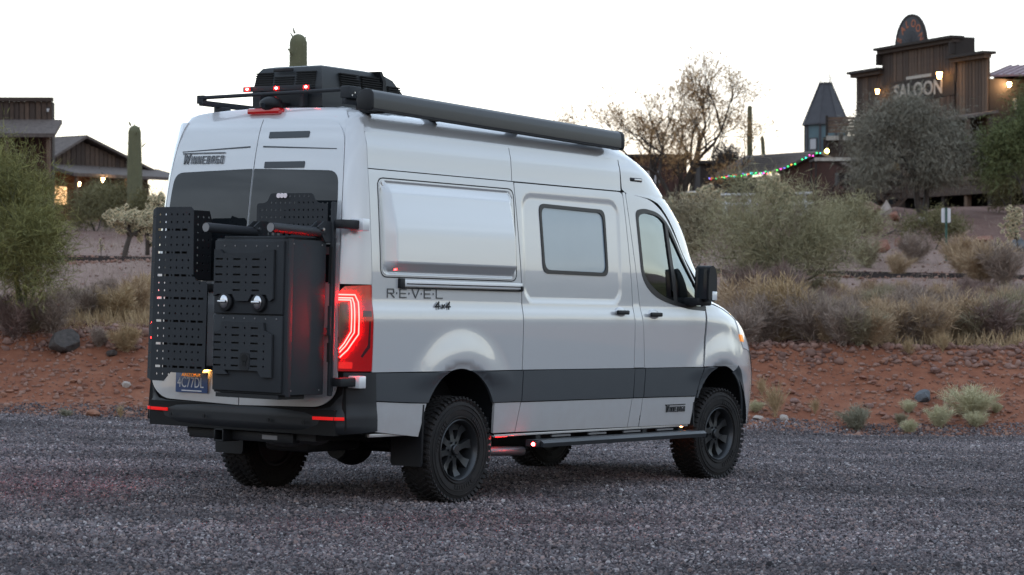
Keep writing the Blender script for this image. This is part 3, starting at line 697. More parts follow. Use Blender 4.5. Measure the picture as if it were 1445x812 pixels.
for x, sg, spin in ((0, -1, .2), (3.665, -1, .5), (0, 1, .1), (3.665, 1, .3)):
    w = empty('wheel', (x, sg * .86, .379), van)
    w.rotation_euler = (0, 0, math.pi if sg < 0 else 0)
    if x > 1: w.rotation_euler[2] += R(-2)
    t = link('tyre', TY, M_rubber, w); t.rotation_euler = (0, spin * 1.3, 0)
    r_ = link('rim', RM, M_rim, w)
    link('hub', HB, M_rim, w); link('brake_disc', DM, M_rimdark, w)
    for k in range(8):
        s = link('spoke', SP, M_rim, w); s.rotation_euler = (0, spin + k * math.pi / 4, 0)
    # wheel well
    c = ARCH_R if x < 1 else ARCH_F
    ww = MB(); n = 22
    pts = arc(c, .455, -8, 188, n)
    V0 = [ww.bm.verts.new((p[0], sg * .962, p[1])) for p in pts]; V1 = [ww.bm.verts.new((p[0], sg * .60, p[1])) for p in pts]
    for i in range(n): ww.bm.faces.new((V0[i], V0[i + 1], V1[i + 1], V1[i]))
    ww.bm.faces.new(V1)
    ww.build('wheel_well', M_plastic, van, smooth=True)
# mud flaps
for sg in (-1, 1):
    a = [( sg * .70, .30), (sg * .715, .275), (sg * .965, .275), (sg * .975, .30), (sg * .98, .715), (sg * .70, .715)]
    MB().prism(a, 0, -.44, -.42).build('mud_flap', M_plastic, van, bevel=.005)
    a = [(sg * .86, .45), (sg * .985, .45), (sg * .975, .70), (sg * .86, .70)]
    MB().prism(a, 0, 3.235, 3.25).build('mud_flap', M_plastic, van, bevel=.004)
# axle, differential, springs, exhaust, tanks
ax = MB().tube((0, -.75, .379), (0, .75, .379), .05, n=14); ax.ball((-.02, .0, .375), (.17, .16, .16), 18); ax.tube((-.16, 0, .37), (-.2, 0, .37), .10, n=18)
ax.build('rear_axle', M_plastic, van, smooth=True)
for sg in (-1, 1):
    MB().box(-.70, .75, sg * .52, sg * .58, .45, .475).box(-.55, .55, sg * .52, sg * .58, .435, .45).build('leaf_spring', M_plastic, van)
    MB().tube((-.30, sg * .45, .62), (-.10, sg * .48, .33), .028, n=12).build('shock_absorber', M_plastic, van, smooth=True)
MB().ball((-.85, -.15, .49), (.22, .32, .11), 18).build('muffler', M_dullsteel, van, smooth=True)
MB().box(-.95, -.35, -.36, .05, .36, .50).build('water_tank', M_plastic, van, bevel=.04)
ex = MB().tube((.50, -.87, .345), (.90, -.90, .335), .035, n=18); ex.box(.47, .50, -.90, -.84, .28, .48); ex.tube((.485, -.87, .43), (.40, -.80, .46), .008)
ex.build('exhaust_pipe', M_dullsteel, van, smooth=True)
MB().box(1.0, 2.3, -.56, .30, .33, .52).build('fuel_tank', M_plastic, van, bevel=.05)
MB().tube((3.665, -.75, .379), (3.665, .75, .379), .045, n=12).ball((3.62, .1, .36), (.13, .13, .12), 14).build('front_axle', M_plastic, van, smooth=True)
# running board with red courtesy lights
rb = MB().prism([(-1.115, .375), (-1.125, .405), (-1.10, .425), (-.96, .425), (-.96, .375)], 0, .86, 3.22).build('running_board', mat('step_black', (.03, .033, .037), rough=.4), van, bevel=.006)
for x in (1.0, 1.75, 2.5, 3.05): MB().box(x, x + .06, -.955, -.80, .415, .452).build('bracket', M_plastic, rb)
for k in range(4): MB().box(1.2 + k * .5, 1.45 + k * .5, -.966, -.951, .434, .448).build('board_slot', M_dullsteel, rb)
lg = MB().box(.80, .86, -1.10, -1.05, .375, .42).build('marker_light', M_plastic, rb, bevel=.006)
MB().tube((.799, -1.074, .398), (.790, -1.074, .398), .013, n=14).build('led', M_ledspot, lg)
MB().box(.52, .66, -.93, -.92, .452, .456).build('red_sill_light', mat('red_strip', (.6, .05, .05), emit=(1, .02, .02), estr=2.2), van)
MB().tube((3.12, -.93, .455), (3.14, -.93, .455), .008, n=8).build('courtesy_light', mat('amber_led', (1, .4, .2), emit=(1, .25, .08), estr=14), van)
MB().tube((.30, -.80, .50), (.30, -.805, .50), .012, n=8).build('courtesy_light', M_ledspot, van)

# ---- awning on the right roof edge
aw0, aw1 = Vector((-1.09, -.93, 2.815)), Vector((2.02, -.93, 2.742))
ux = (aw1 - aw0).normalized(); Ma = frame(aw0, ux, Vector((0, 0, 1)) - ux * ux.z)      # local x along, y up, z = -Y side
Ma = frame(aw0, ux, (Vector((0, 0, 1)) - ux * ux.z).normalized())
LEN = (aw1 - aw0).length
sec = [(-.068, -.055), (-.05, -.068), (.03, -.064), (.058, -.04), (.068, .0), (.058, .035), (.035, .060), (.0, .070), (-.04, .066), (-.062, .045), (-.068, 0)]
sec = [(a * 1.05, b * 1.05) for a, b in sec]
# section in (y up, z outward)
aw = MB().prism([(b, -a) for a, b in sec][::1], 0, 0, LEN, Ma).build('awning_case', M_awning, van, smooth=True, angle=45)
for x0, x1 in ((-.018, .0), (LEN, LEN + .05)):
    MB().prism([(b * 1.06, -a * 1.06) for a, b in sec], 0, x0, x1, Ma).build('end_cap', M_plastic, aw, bevel=.012)
MB().prism([(-.0715, .02), (-.0715, .05), (-.062, .05), (-.062, .02)], 0, .05, LEN - .05, Ma).build('front_lip', M_gap, aw)
MB().box(.03, LEN - .03, .045, .052, .048, .056, Ma).build('case_seam', M_gap, aw)
for x in (-.95, -.2, .8, 1.8):
    MB().box(x, x + .08, -.93, -.72, 2.735, 2.80).build('awning_bracket', M_plastic, aw, bevel=.01)
# ---- roof air conditioner
ac = MB(); bm = ac.bm
lo = [(-.90, -.38, 2.80), (.02, -.38, 2.80), (.02, .27, 2.80), (-.90, .27, 2.80)]
rings = []
for z, ix0, ix1, iy in ((2.80, .0, .0, .0), (2.92, -.005, .02, .0), (3.05, .015, .16, .025), (3.09, .045, .27, .05), (3.105, .11, .42, .11)):
    rings.append([bm.verts.new(p) for p in ((-.90 + ix0, -.38 + iy, z), (.08 - ix1, -.38 + iy, z), (.08 - ix1, .27 - iy, z), (-.90 + ix0, .27 - iy, z))])
for a, b in zip(rings[:-1], rings[1:]):
    for j in range(4): bm.faces.new((a[j], a[(j + 1) % 4], b[(j + 1) % 4], b[j]))
bm.faces.new(rings[-1]); bm.faces.new(rings[0][::-1])
M_ac = mat('roof_unit_black', (.014, .017, .02), rough=.5, spec=.35, bump=.04, bscale=300)
aco = ac.build('air_conditioner', M_ac, van, bevel=.022, seg=3)
for i in range(8):
    z = 2.93 + i * .0165
    for y0, y1 in ((-.31, -.13), (-.11, .07), (.09, .25)):
        if y0 == -.11 and i > 5: continue
        MB().box(-.908 + .0009 * i * 2, -.88, y0, y1, z, z + .0085).build('vent_slot', M_gap, aco)
    for x0, x1 in ((-.70, -.48), (-.46, -.24), (-.16, -.02)):
        if x0 > -.2 and i > 4: continue
        MB().box(x0, x1 - .02 * (i > 5), -.386 + .0016 * max(0, i - 3), -.35, z, z + .0085).build('vent_slot', M_gap, aco)
MB().prism([(-.24, 2.80), (-.20, 2.80), (-.20, 3.03), (-.25, 3.10), (-.28, 3.10), (-.235, 3.03)], 1, -.392, .282).build('strap', M_plastic, aco, bevel=.006)
MB().box(-.915, -.90, -.11, .07, 3.055, 3.08).build('name_strip', M_plastic, aco, bevel=.004)
# red marker strip on the unit
ls = MB().box(-.965, -.945, -.31, .31, 2.915, 2.952).build('marker_strip', M_powder, van, bevel=.004)
for y in (.265, -.01, -.285):
    l_ = MB().box(-.9685, -.964, y - .028, y + .028, 2.920, 2.947).build('marker_light', M_reflect, ls)
    MB().ball((-.970, y, 2.934), (.006, .014, .009), 10).build('led', M_ledspot, l_)
for y in (-.25, .15): MB().box(-.955, -.86, y, y + .03, 2.80, 2.925).build('strip_leg', M_powder, ls)
# roof rails and cross bar
MB().tube((-1.09, .60, 2.872), (-.97, -.66, 2.905), .014, n=10).box(-1.10, -1.06, .57, .63, 2.83, 2.89).build('cross_bar', M_powder, van)
rl = MB().box(-1.10, -.42, .575, .612, 2.815, 2.855).build('roof_rail', M_powder, van, bevel=.005)
MB().box(-.92, -.82, .55, .63, 2.73, 2.82).build('rail_foot', M_powder, rl, bevel=.006)
rl = MB().box(-1.02, -.30, -.69, -.655, 2.80, 2.84).build('roof_rail', M_powder, van, bevel=.005)
MB().box(-1.02, -.88, -.72, -.64, 2.84, 2.925).build('rail_clamp', M_powder, rl, bevel=.008)
for k in range(4): MB().tube((-.99 + k * .03, -.7225, 2.86 + .02 * (k % 2)), (-.99 + k * .03, -.727, 2.86 + .02 * (k % 2)), .006, n=8).build('bolt', M_steel, rl)
MB().box(-.89, -.45, -.70, -.665, 2.855, 2.88).build('rail_tube', M_powder, rl, bevel=.006)

# ---- rear carriers -----------------------------------------------------
def rear_plane(x): return lambda y, z: np.stack([np.full(np.shape(y), x), y, z], -1)
def hexhole(y, z, r): return [(y + r * math.cos(k * math.pi / 3), z + r * math.sin(k * math.pi / 3)) for k in range(6)]
def slot(y, z, w, h): return [(y - w / 2, z - h / 2), (y + w / 2, z - h / 2), (y + w / 2, z + h / 2), (y - w / 2, z + h / 2)]
# left perforated carrier
XP = -1.50
po = [(.642, .842), (.618, 2.068), (.285, 2.068), (.262, 2.045), (.252, 1.60), (.228, 1.553), (.135, 1.545), (.118, 1.525), (.124, .945), (.155, .905), (.45, .905), (.515, .842)]
ho = []
for r in range(22):
    z = 2.015 - r * .0535
    xr_ = .27 if z > 1.6 else .14
    if r % 3 == 2:
        y = .575
        k = 0
        while y > xr_ + .03:
            if k % 3 == 2: ho.append(hexhole(y, z, .008)); y -= .05
            else: ho.append(slot(y, z, .05, .016)); y -= (.066 if k % 3 == 0 else .05)
            k += 1
    else:
        y = .582
        while y > xr_ + .015: ho.append(hexhole(y, z, .0085)); y -= .056
pc = patch('perforated_carrier', rear_plane(XP), po, M_powder, van, holes=ho, res=.2, edge=.3, thick=.005, out=(-1, 0, 0), back=True)
tag(pc, 'tall perforated dark carrier plate on the left')
# bent left lip and the deep right flange, with their own holes
lh = [hexhole(.012 + .0 * r, 2.0 - r * .107, .007) for r in range(11)]
s45 = .707
patch('bent_lip', lambda a, z: np.stack([XP + a * .34, .618 + .024 * (2.068 - z) / 1.226 + a * .94, z], -1), [(0.0, .845), (.05, .86), (.05, 2.05), (0.0, 2.066)], M_powder, pc, holes=[[(y + .006, z) for y, z in h] for h in lh], res=.3, thick=.004, out=(-1, 1, 0), back=True)
fh = []
for r in range(8):
    for c in range(3): fh.append(hexhole(-1.45 + c * .055, 2.0 - r * .054, .0085))
patch('side_flange', lambda x, z: np.stack([x, np.full(np.shape(x), .262), z], -1), [(-1.496, 1.56), (-1.31, 1.56), (-1.31, 1.98), (-1.335, 2.045), (-1.496, 2.045)], M_plastic, pc, holes=fh, res=.3, edge=.3, thick=.004, out=(0, -1, 0), back=True)
MB().prism([(.56, .90), (.55, 2.04), (.28, 2.04), (.27, 1.56), (.15, 1.53), (.15, .93)], 0, -1.46, -1.455).build('shade_backing', M_gap, pc)  # black sheet added behind the holes, standing in for the dark interior
for z in (1.0, 1.35, 1.9): MB().box(-1.454, -1.20, .42, .46, z, z + .04).build('standoff', M_powder, pc)
# upper perforated plate on the right door
uo = rounded([(-.835, 1.86), (-.835, 2.09), (-.735, 2.10), (-.70, 2.165), (-.325, 2.165), (-.29, 2.10), (-.20, 2.095), (-.20, 1.86)], [0, .02, .03, .02, .02, .03, .02, 0], 3)
uh = []
for r, z in enumerate((2.145, 2.10, 2.05, 2.0, 1.95)):
    for c in range(14):
        y = -.245 - c * .042
        if r == 0 and not (-.67 < y < -.345): continue
        if r == 0 and -.47 < y < -.36: continue
        if r == 1 and not (-.71 < y < -.30): continue
        uh.append(hexhole(y, z, .008))
for c in range(5): uh.append(slot(-.30 - c * .05, 1.885, .028, .02))
up = patch('perforated_plate', rear_plane(-1.36), uo, M_powder, van, holes=uh, res=.3, edge=.3, thick=.005, out=(-1, 0, 0), back=True)
em = MB()
for y in (-.405, -.435, -.465): em.tube((-1.368, y, 2.148), (-1.374, y, 2.148), .017, n=18)
em.build('triple_ring_badge', mat('pale_badge', (.75, .66, .68), rough=.4), up)
# tubular arms with clamps
for y0, y1 in ((-.275, -.285), (-.845, -.858)):
    arm = MB().tube((-1.42, y0, 1.893), (-1.96, y1, 1.908), .033, n=22).build('carrier_arm', mat('arm_black', (.022, .024, .028), rough=.55, spec=.3), van, smooth=True, angle=40)
    MB().tube((-1.9602, y1, 1.908), (-1.965, y1, 1.9082), .030, n=22).build('arm_cap', M_dullsteel, arm)
    MB().prism([(-1.36, 1.83), (-1.36, 1.97), (-1.44, 1.97), (-1.50, 1.93), (-1.42, 1.83)], 1, y0 - .03, y0 - .018).prism([(-1.36, 1.83), (-1.36, 1.97), (-1.44, 1.97), (-1.50, 1.93), (-1.42, 1.83)], 1, y0 + .03, y0 + .042).build('arm_bracket', M_powder, arm, bevel=.003)
    MB().tube((-1.46, y0 - .05, 1.915), (-1.46, y0 + .06, 1.915), .010, n=8).build('bolt', M_steel, arm)
# cargo box
XB0, XB1, YB0, YB1, ZB0, ZB1 = -1.385, -1.775, -.855, -.215, .80, 1.838
box = MB().box(XB1, XB0, YB0, YB1, ZB0, ZB1).build('cargo_box', M_powder, van, bevel=.006)
tag(box, 'dark metal cargo box with two lids and silver latches')
MB().box(XB1 - .001, XB1 + .05, YB0 - .003, YB0 + .001, ZB0 - .01, ZB1 + .005).build('corner_trim', M_powder, box, bevel=.002)
MB().box(XB1 - .012, XB1 + .25, YB0 + .05, YB1 - .03, ZB0 - .03, ZB0 - .002).build('base_rail', M_plastic, box)
for z0, z1, flip in ((1.335, 1.825, 1), (.815, 1.325, 0)):
    lid = MB().box(XB1 - .022, XB1 - .001, YB0 + .025, YB1 - .005, z0, z1).build('lid', M_powder, box, bevel=.005)
    if flip:
        o_ = [(YB1 - .02, z0 + .115), (YB1 - .02, z0 + .43), (YB1 - .07, z0 + .43), (YB1 - .10, z0 + .405), (YB0 + .20, z0 + .405), (YB0 + .17, z0 + .43), (YB0 + .09, z0 + .43), (YB0 + .09, z0 + .105), (YB0 + .12, z0 + .085), (YB0 + .15, z0 + .13), (YB0 + .28, z0 + .13), (YB0 + .31, z0 + .085), (YB1 - .22, z0 + .085), (YB1 - .19, z0 + .13), (YB1 - .06, z0 + .13)]
        rows = [z0 + .365 - .052 * k for k in range(5)]
    else:
        o_ = [(YB1 - .03, z0 + .11), (YB1 - .03, z0 + .39), (YB1 - .09, z0 + .41), (YB1 - .10, z0 + .465), (YB0 + .17, z0 + .465), (YB0 + .16, z0 + .41), (YB0 + .09, z0 + .385), (YB0 + .09, z0 + .10), (YB0 + .18, z0 + .10), (YB0 + .21, z0 + .14), (YB1 - .13, z0 + .14), (YB1 - .16, z0 + .11)]
        rows = [z0 + .425 - .051 * k for k in range(6)]
    hs = []
    for k, z in enumerate(rows):
        cols = [(0, 's'), (.075, 'h'), (.16, 's'), (.245, 'h'), (.33, 's'), (.415, 'h'), (.49, 's')]
        for c, t_ in cols:
            y = YB1 - .065 - c
            if flip and k == 4 and c not in (.16, .245, .33): continue
            if not flip and k == 0 and not (.05 < c < .45): continue
            if not flip and k >= 3 and .2 < c < .3: continue
            if y < YB0 + .11: continue
            hs.append(slot(y, z, .066, .012) if t_ == 's' else hexhole(y, z, .008))
    hs = [h for h in hs if inside(np.array(h), o_).all()]
    MB().prism([(y * 1.0, z) for y, z in o_], 0, XB1 - .030, XB1 - .0225).build('pad_core', M_gap, lid)
    patch('mount_plate', rear_plane(XB1 - .046), o_, M_powder, lid, holes=hs, res=.3, edge=.4, thick=.016, out=(-1, 0, 0))
    for c in range(6):
        MB().tube((XB1 - .0215, YB0 + .07 + c * .095, z0 + (.455 if flip else .49)), (XB1 - .026, YB0 + .07 + c * .095, z0 + (.455 if flip else .49)), .006, n=8).build('bolt', M_dullsteel, lid)
    if flip:
        for y in (YB0 + .215, YB1 - .125):
            lt = MB().tube((XB1 - .02, y, z0 + .075), (XB1 - .055, y, z0 + .075), .062, n=24).build('latch_ring', M_plastic, lid, bevel=.01)
            MB().ball((XB1 - .056, y, z0 + .078), (.012, .034, .046), 16).build('latch_dish', M_steel, lt, smooth=True)
            MB().box(XB1 - .085, XB1 - .062, y - .036, y + .036, z0 + .068, z0 + .088).build('latch_handle', M_steel, lt, bevel=.008)
    else:
        yb = YB1 - .065 - .25
        sk = MB().prism(rounded([(yb - .04, z0 + .14), (yb + .04, z0 + .14), (yb + .045, z0 + .26), (yb - .045, z0 + .26)], .03, 4), 0, XB1 - .0495, XB1 - .0465).build('badge_plate', M_plastic, lid)
        h = MB(); h.tube((XB1 - .0495, yb, z0 + .222), (XB1 - .0525, yb, z0 + .222), .026, n=16); h.box(XB1 - .0525, XB1 - .0495, yb - .015, yb + .015, z0 + .172, z0 + .205)
        h.build('skull_badge', M_gap, lid)
for y, z in ((YB0 - .001, ZB0 + .03), (YB0 - .001, ZB1 - .03)):
    for x in (XB1 + .05, XB0 - .05): MB().tube((x, y, z), (x, y - .004, z), .006, n=8).build('rivet', M_dullsteel, box)
MB().box(XB1 + .02, XB0, YB0 + .05, YB1 - .05, ZB1, ZB1 + .018).build('top_tray', M_powder, box, bevel=.004)
# hinge post with knuckles and brackets to the body
hp_ = MB().box(-1.365, -1.330, -.893, -.868, .79, 2.105).build('hinge_post', M_powder, van, bevel=.006)
for z0, z1 in ((1.20, 1.40), (1.55, 1.80), (1.02, 1.15)): MB().box(-1.378, -1.365, -.897, -.872, z0, z1).build('hinge_leaf', M_gap if z0 != 1.20 else M_powder, hp_)
MB().tube((-1.345, -.897, .82), (-1.345, -.897, 1.86), .008, n=10).build('hinge_rod', M_powder, hp_)
for z in (1.955, .885):
    hb = MB().box(-1.36, -1.18, -.985, -.90, z - .03, z + .03).build('hinge_arm', M_plastic, hp_, bevel=.008)
    MB().box(-1.20, -1.13, -1.02, -.90, z - .042, z + .042).build('hinge_bracket', M_alu, hb, bevel=.006)
for z in (1.2, 1.75): MB().box(-1.385, -1.24, -.80, -.74, z, z + .05).build('box_mount', M_powder, box)
# ================================================================== TERRAIN
def _hash(ix, iy, seed):
    h = (ix * 374761393 + iy * 668265263 + seed * 974711) & 0x7fffffff
    h = (h ^ (h >> 13)) * 1274126177 & 0x7fffffff
    return ((h ^ (h >> 16)) & 0xffff) / 65535.0
def vnoise(x, y, seed=0):
    x = np.asarray(x, float); y = np.asarray(y, float); ix = np.floor(x).astype(np.int64); iy = np.floor(y).astype(np.int64)
    fx = x - ix; fy = y - iy; fx = fx * fx * (3 - 2 * fx); fy = fy * fy * (3 - 2 * fy)
    a = _hash(ix, iy, seed); b = _hash(ix + 1, iy, seed); c = _hash(ix, iy + 1, seed); d = _hash(ix + 1, iy + 1, seed)
    return (a * (1 - fx) + b * fx) * (1 - fy) + (c * (1 - fx) + d * fx) * fy - .5
def fbm(x, y, seed=0, o=4): return sum(vnoise(x * 2**k, y * 2**k, seed + k) / 2**k for k in range(o))
_T = pchip([30, 31, 34, 45, 55, 65, 85, 110, 150, 260, 600], [.86, .93, 1.05, 1.84, 2.35, 2.85, 3.65, 3.9, 3.4, 1.0, -4])
def gravel_edge(x): return 27.8 + .35 * vnoise(np.asarray(x) * .45, 0 * np.asarray(x), 3) + .2 * vnoise(np.asarray(x) * 1.7, 0 * np.asarray(x), 5)
def H(x, y):
    x = np.asarray(x, float); y = np.asarray(y, float)
    xt = 14 * np.tanh(x / 14)
    G = -(.02268 * (xt + 1.187) + .00488 * (np.clip(y, -10, 40) - 17.956)) / .99973
    G = G + .012 * fbm(x * .5, y * .5, 11, 3) * (1 - np.exp(-((x + .5)**2 + (y - 19)**2) / 16))
    e = gravel_edge(x); s = np.clip((y - e) / (30.3 - e), 0, 1)
    s2 = s * (.55 + .45 * s) if True else s
    B = _T(y) - .021 * 22 * np.tanh(x / 22) + .10 * fbm(x * .35, y * .35, 21) + .05 * fbm(x * 1.6, y * 1.6, 25)
    B = B + sstep(3, 8, x) * (.25 * sstep(46, 54, y) + .75 * sstep(56, 64, y) * (1 - .5 * sstep(75, 95, y))) * (1 + .5 * fbm(x * .3, y * .3, 31))
    far = sstep(25, 60, np.abs(x)) * sstep(28, 50, y)
    z = np.where(y < e, G, G * (1 - s2) + B * s2)
    rough = .05 * fbm(x * 2.2, y * 2.2, 41) * sstep(.0, .3, s) * (1 - sstep(60, 90, y))
    # low ridges all round the flat, well away from the van
    r = np.hypot(x, y - 10); hill = sstep(120, 260, r) * (6 + 9 * fbm(x * .012, y * .012, 51, 3)) * sstep(-.05, .25, np.abs(x) / (np.abs(y) + 1) - .35 + .6 * (y < 0))
    return z + rough + np.maximum(hill, 0) - far * .6
def warp(lo, hi, fine_lo, fine_hi, step, grow=1.16):
    a = list(np.arange(fine_lo, fine_hi, step)); s = step
    while a[-1] < hi: s *= grow; a.append(a[-1] + s)
    s = step
    while a[0] > lo: s *= grow; a.insert(0, a[0] - s)
    return np.array(a)
gx = warp(-900, 900, -9, 9, .16); gy = warp(-600, 1200, 26.5, 32, .11, 1.07)
GX, GY = np.meshgrid(gx, gy); GZ = H(GX, GY)
nx, ny = len(gx), len(gy); idx = np.arange(nx * ny).reshape(ny, nx)
Fq = np.stack([idx[:-1, :-1], idx[:-1, 1:], idx[1:, 1:], idx[1:, :-1]], -1).reshape(-1, 4)
def ground_material():
    m = bpy.data.materials.new('desert_ground'); m.use_nodes = True; nt = m.node_tree; N = nt.nodes; L = nt.links; b = N['Principled BSDF']
    b.inputs['Roughness'].default_value = .95; b.inputs['Specular IOR Level'].default_value = .2
    tc = N.new('ShaderNodeTexCoord'); sep = N.new('ShaderNodeSeparateXYZ'); L.new(tc.outputs['Object'], sep.inputs[0])
    def noise(sc, det=6, ro=.6):
        n = N.new('ShaderNodeTexNoise'); n.inputs['Scale'].default_value = sc; n.inputs['Detail'].default_value = det; n.inputs['Roughness'].default_value = ro
        L.new(tc.outputs['Object'], n.inputs['Vector']); return n.outputs[0]
    def ramp(f, stops):
        r = N.new('ShaderNodeValToRGB'); e = r.color_ramp.elements
        while len(e) < len(stops): e.new(.5)
        for el, (p, c) in zip(e, stops): el.position = p; el.color = (*c, 1)
        L.new(f, r.inputs[0]); return r.outputs[0]
    def mix(f, a, c):
        x = N.new('ShaderNodeMix'); x.data_type = 'RGBA'; L.new(a, x.inputs[6]); L.new(c, x.inputs[7]); L.new(f, x.inputs[0]); return x.outputs[2]
    grav = ramp(noise(38, 8, .75), [(.25, (.014, .012, .014)), (.5, (.036, .031, .035)), (.75, (.075, .064, .069))])
    red2 = ramp(noise(3.5, 8, .7), [(.25, (.08, .045, .036)), (.5, (.13, .072, .057)), (.75, (.17, .11, .09))])
    red = ramp(noise(3.5, 8, .7), [(.25, (.13, .048, .027)), (.5, (.215, .083, .047)), (.75, (.28, .13, .08))])
    pink = ramp(noise(6, 8, .7), [(.25, (.13, .083, .065)), (.55, (.22, .145, .118)), (.8, (.30, .225, .19))])
    def edge(v, a, b_, nz, amp):
        ad = N.new('ShaderNodeMath'); ad.operation = 'MULTIPLY_ADD'; ad.inputs[1].default_value = amp; L.new(nz, ad.inputs[0]); L.new(v, ad.inputs[2])
        mr = N.new('ShaderNodeMapRange'); mr.inputs[1].default_value = a; mr.inputs[2].default_value = b_; mr.interpolation_type = 'SMOOTHSTEP'; L.new(ad.outputs[0], mr.inputs[0]); return mr.outputs[0]
    n1 = noise(1.2, 5)
    c = mix(edge(sep.outputs[1], 28.2, 28.55, n1, .9), grav, red)
    c = mix(edge(sep.outputs[1], 31.5, 34.5, n1, 3), c, pink)
    c = mix(edge(sep.outputs[1], 57, 61, noise(.6, 4), 6), c, red2)
    L.new(c, b.inputs['Base Color'])
    bp = N.new('ShaderNodeBump'); bp.inputs['Strength'].default_value = .9; bp.inputs['Distance'].default_value = .02
    L.new(noise(30, 8, .7), bp.inputs['Height']); L.new(bp.outputs[0], b.inputs['Normal'])
    return m
M_ground = ground_material()
ground = link('ground', np_mesh('ground', np.stack([GX, GY, GZ], -1).reshape(-1, 3), Fq, smooth=True), M_ground)
tag(ground, kind='structure')

def gpt(u, v, d0=20, d1=140):
    """photo pixel -> the nearest point of the terrain it shows"""
    d = np.linspace(d0, d1, 2400); x = (u - 722.5) / FPX * d; z = CAM_Z - (v - 406) / FPX * d
    h = H(x, d); i = np.argmax(h >= z) if (h >= z).any() else len(d) - 1
    return Vector((x[i], d[i], h[i]))
def gat(u, d): x = (u - 722.5) / FPX * d; return Vector((x, d, float(H(x, d))))

# ------------------------------------------------------------------ gravel: loose stones on the yard (uncountable)
def gravel(name, region, density, smin, smax, mtl, seed, flat=.62):
    x0, x1, y0, y1 = region; nxx, nyy = 40, 40
    # trapezoid that covers what the lens sees plus a margin
    ys = np.linspace(y0, y1, nyy); V = []
    for y in ys:
        a = .235 * y + .8
        for t in np.linspace(-1, 1, nxx): x = t * a; V.append((x, y, float(H(x, y)) + .001))
    ii = np.arange(nxx * nyy).reshape(nyy, nxx); F = np.stack([ii[:-1, :-1], ii[:-1, 1:], ii[1:, 1:], ii[1:, :-1]], -1).reshape(-1, 4)
    me = np_mesh(name, V, F); o = link(name, me)
    ng = bpy.data.node_groups.new(name, 'GeometryNodeTree')
    ng.interface.new_socket('Geometry', in_out='INPUT', socket_type='NodeSocketGeometry'); ng.interface.new_socket('Geometry', in_out='OUTPUT', socket_type='NodeSocketGeometry')
    N = ng.nodes; L = ng.links; gi = N.new('NodeGroupInput'); go = N.new('NodeGroupOutput')
    dp = N.new('GeometryNodeDistributePointsOnFaces'); dp.inputs['Density'].default_value = density; dp.inputs['Seed'].default_value = seed
    ico = N.new('GeometryNodeMeshIcoSphere'); ico.inputs['Radius'].default_value = 1; ico.inputs['Subdivisions'].default_value = 1
    sm = N.new('GeometryNodeSetMaterial'); sm.inputs['Material'].default_value = mtl
    L.new(ico.outputs[0], sm.inputs[0])
    ip = N.new('GeometryNodeInstanceOnPoints'); L.new(gi.outputs[0], dp.inputs['Mesh']); L.new(dp.outputs['Points'], ip.inputs['Points']); L.new(sm.outputs[0], ip.inputs['Instance'])
    rv = N.new('FunctionNodeRandomValue'); rv.data_type = 'FLOAT_VECTOR'; rv.inputs[0].default_value = (-3.1, -3.1, -3.1); rv.inputs[1].default_value = (3.1, 3.1, 3.1); rv.inputs['Seed'].default_value = seed + 1
    rs = N.new('FunctionNodeRandomValue'); rs.data_type = 'FLOAT_VECTOR'; rs.inputs[0].default_value = (.55, .55, flat * .6); rs.inputs[1].default_value = (1.25, 1.25, flat * 1.3); rs.inputs['Seed'].default_value = seed + 2
    r1 = N.new('FunctionNodeRandomValue'); r1.data_type = 'FLOAT'; r1.inputs[2].default_value = 0; r1.inputs[3].default_value = 1; r1.inputs['Seed'].default_value = seed + 3
    pw = N.new('ShaderNodeMath'); pw.operation = 'POWER'; pw.inputs[1].default_value = 2.2; L.new(r1.outputs[1], pw.inputs[0])
    mr = N.new('ShaderNodeMapRange'); mr.inputs[3].default_value = smin; mr.inputs[4].default_value = smax; L.new(pw.outputs[0], mr.inputs[0])
    vm = N.new('ShaderNodeVectorMath'); vm.operation = 'SCALE'; L.new(rs.outputs[0], vm.inputs[0]); L.new(mr.outputs[0], vm.inputs['Scale'])
    L.new(rv.outputs[0], ip.inputs['Rotation']); L.new(vm.outputs[0], ip.inputs['Scale']); L.new(ip.outputs[0], go.inputs[0])
    md = o.modifiers.new('scatter', 'NODES'); md.node_group = ng
    return o
def stone_mat(name, stops, rough=.85):
    m = bpy.data.materials.new(name); m.use_nodes = True; N = m.node_tree.nodes; L = m.node_tree.links; b = N['Principled BSDF']; b.inputs['Roughness'].default_value = rough
    b.inputs['Specular IOR Level'].default_value = .35
    oi = N.new('ShaderNodeObjectInfo'); r = N.new('ShaderNodeValToRGB'); r.color_ramp.interpolation = 'LINEAR'; e = r.color_ramp.elements
    while len(e) < len(stops): e.new(.5)
    for el, (p, c) in zip(e, stops): el.position = p; el.color = (*c, 1)
    L.new(oi.outputs['Random'], r.inputs[0])
    # broad uneven patches, stretched along x, that lighten the stone colour
    mp = N.new('ShaderNodeMapping'); mp.inputs['Scale'].default_value = (.35, 1.0, 1); L.new(oi.outputs['Location'], mp.inputs[0])
    nz = N.new('ShaderNodeTexNoise'); nz.inputs['Scale'].default_value = .9; nz.inputs['Detail'].default_value = 5; L.new(mp.outputs[0], nz.inputs['Vector'])
    rm = N.new('ShaderNodeMapRange'); rm.inputs[1].default_value = .32; rm.inputs[2].default_value = .68; rm.inputs[3].default_value = .95; rm.inputs[4].default_value = 2.3; L.new(nz.outputs[0], rm.inputs[0])
    ml = N.new('ShaderNodeVectorMath'); ml.operation = 'SCALE'; L.new(r.outputs[0], ml.inputs[0]); L.new(rm.outputs[0], ml.inputs['Scale']); L.new(ml.outputs[0], b.inputs['Base Color']); return m
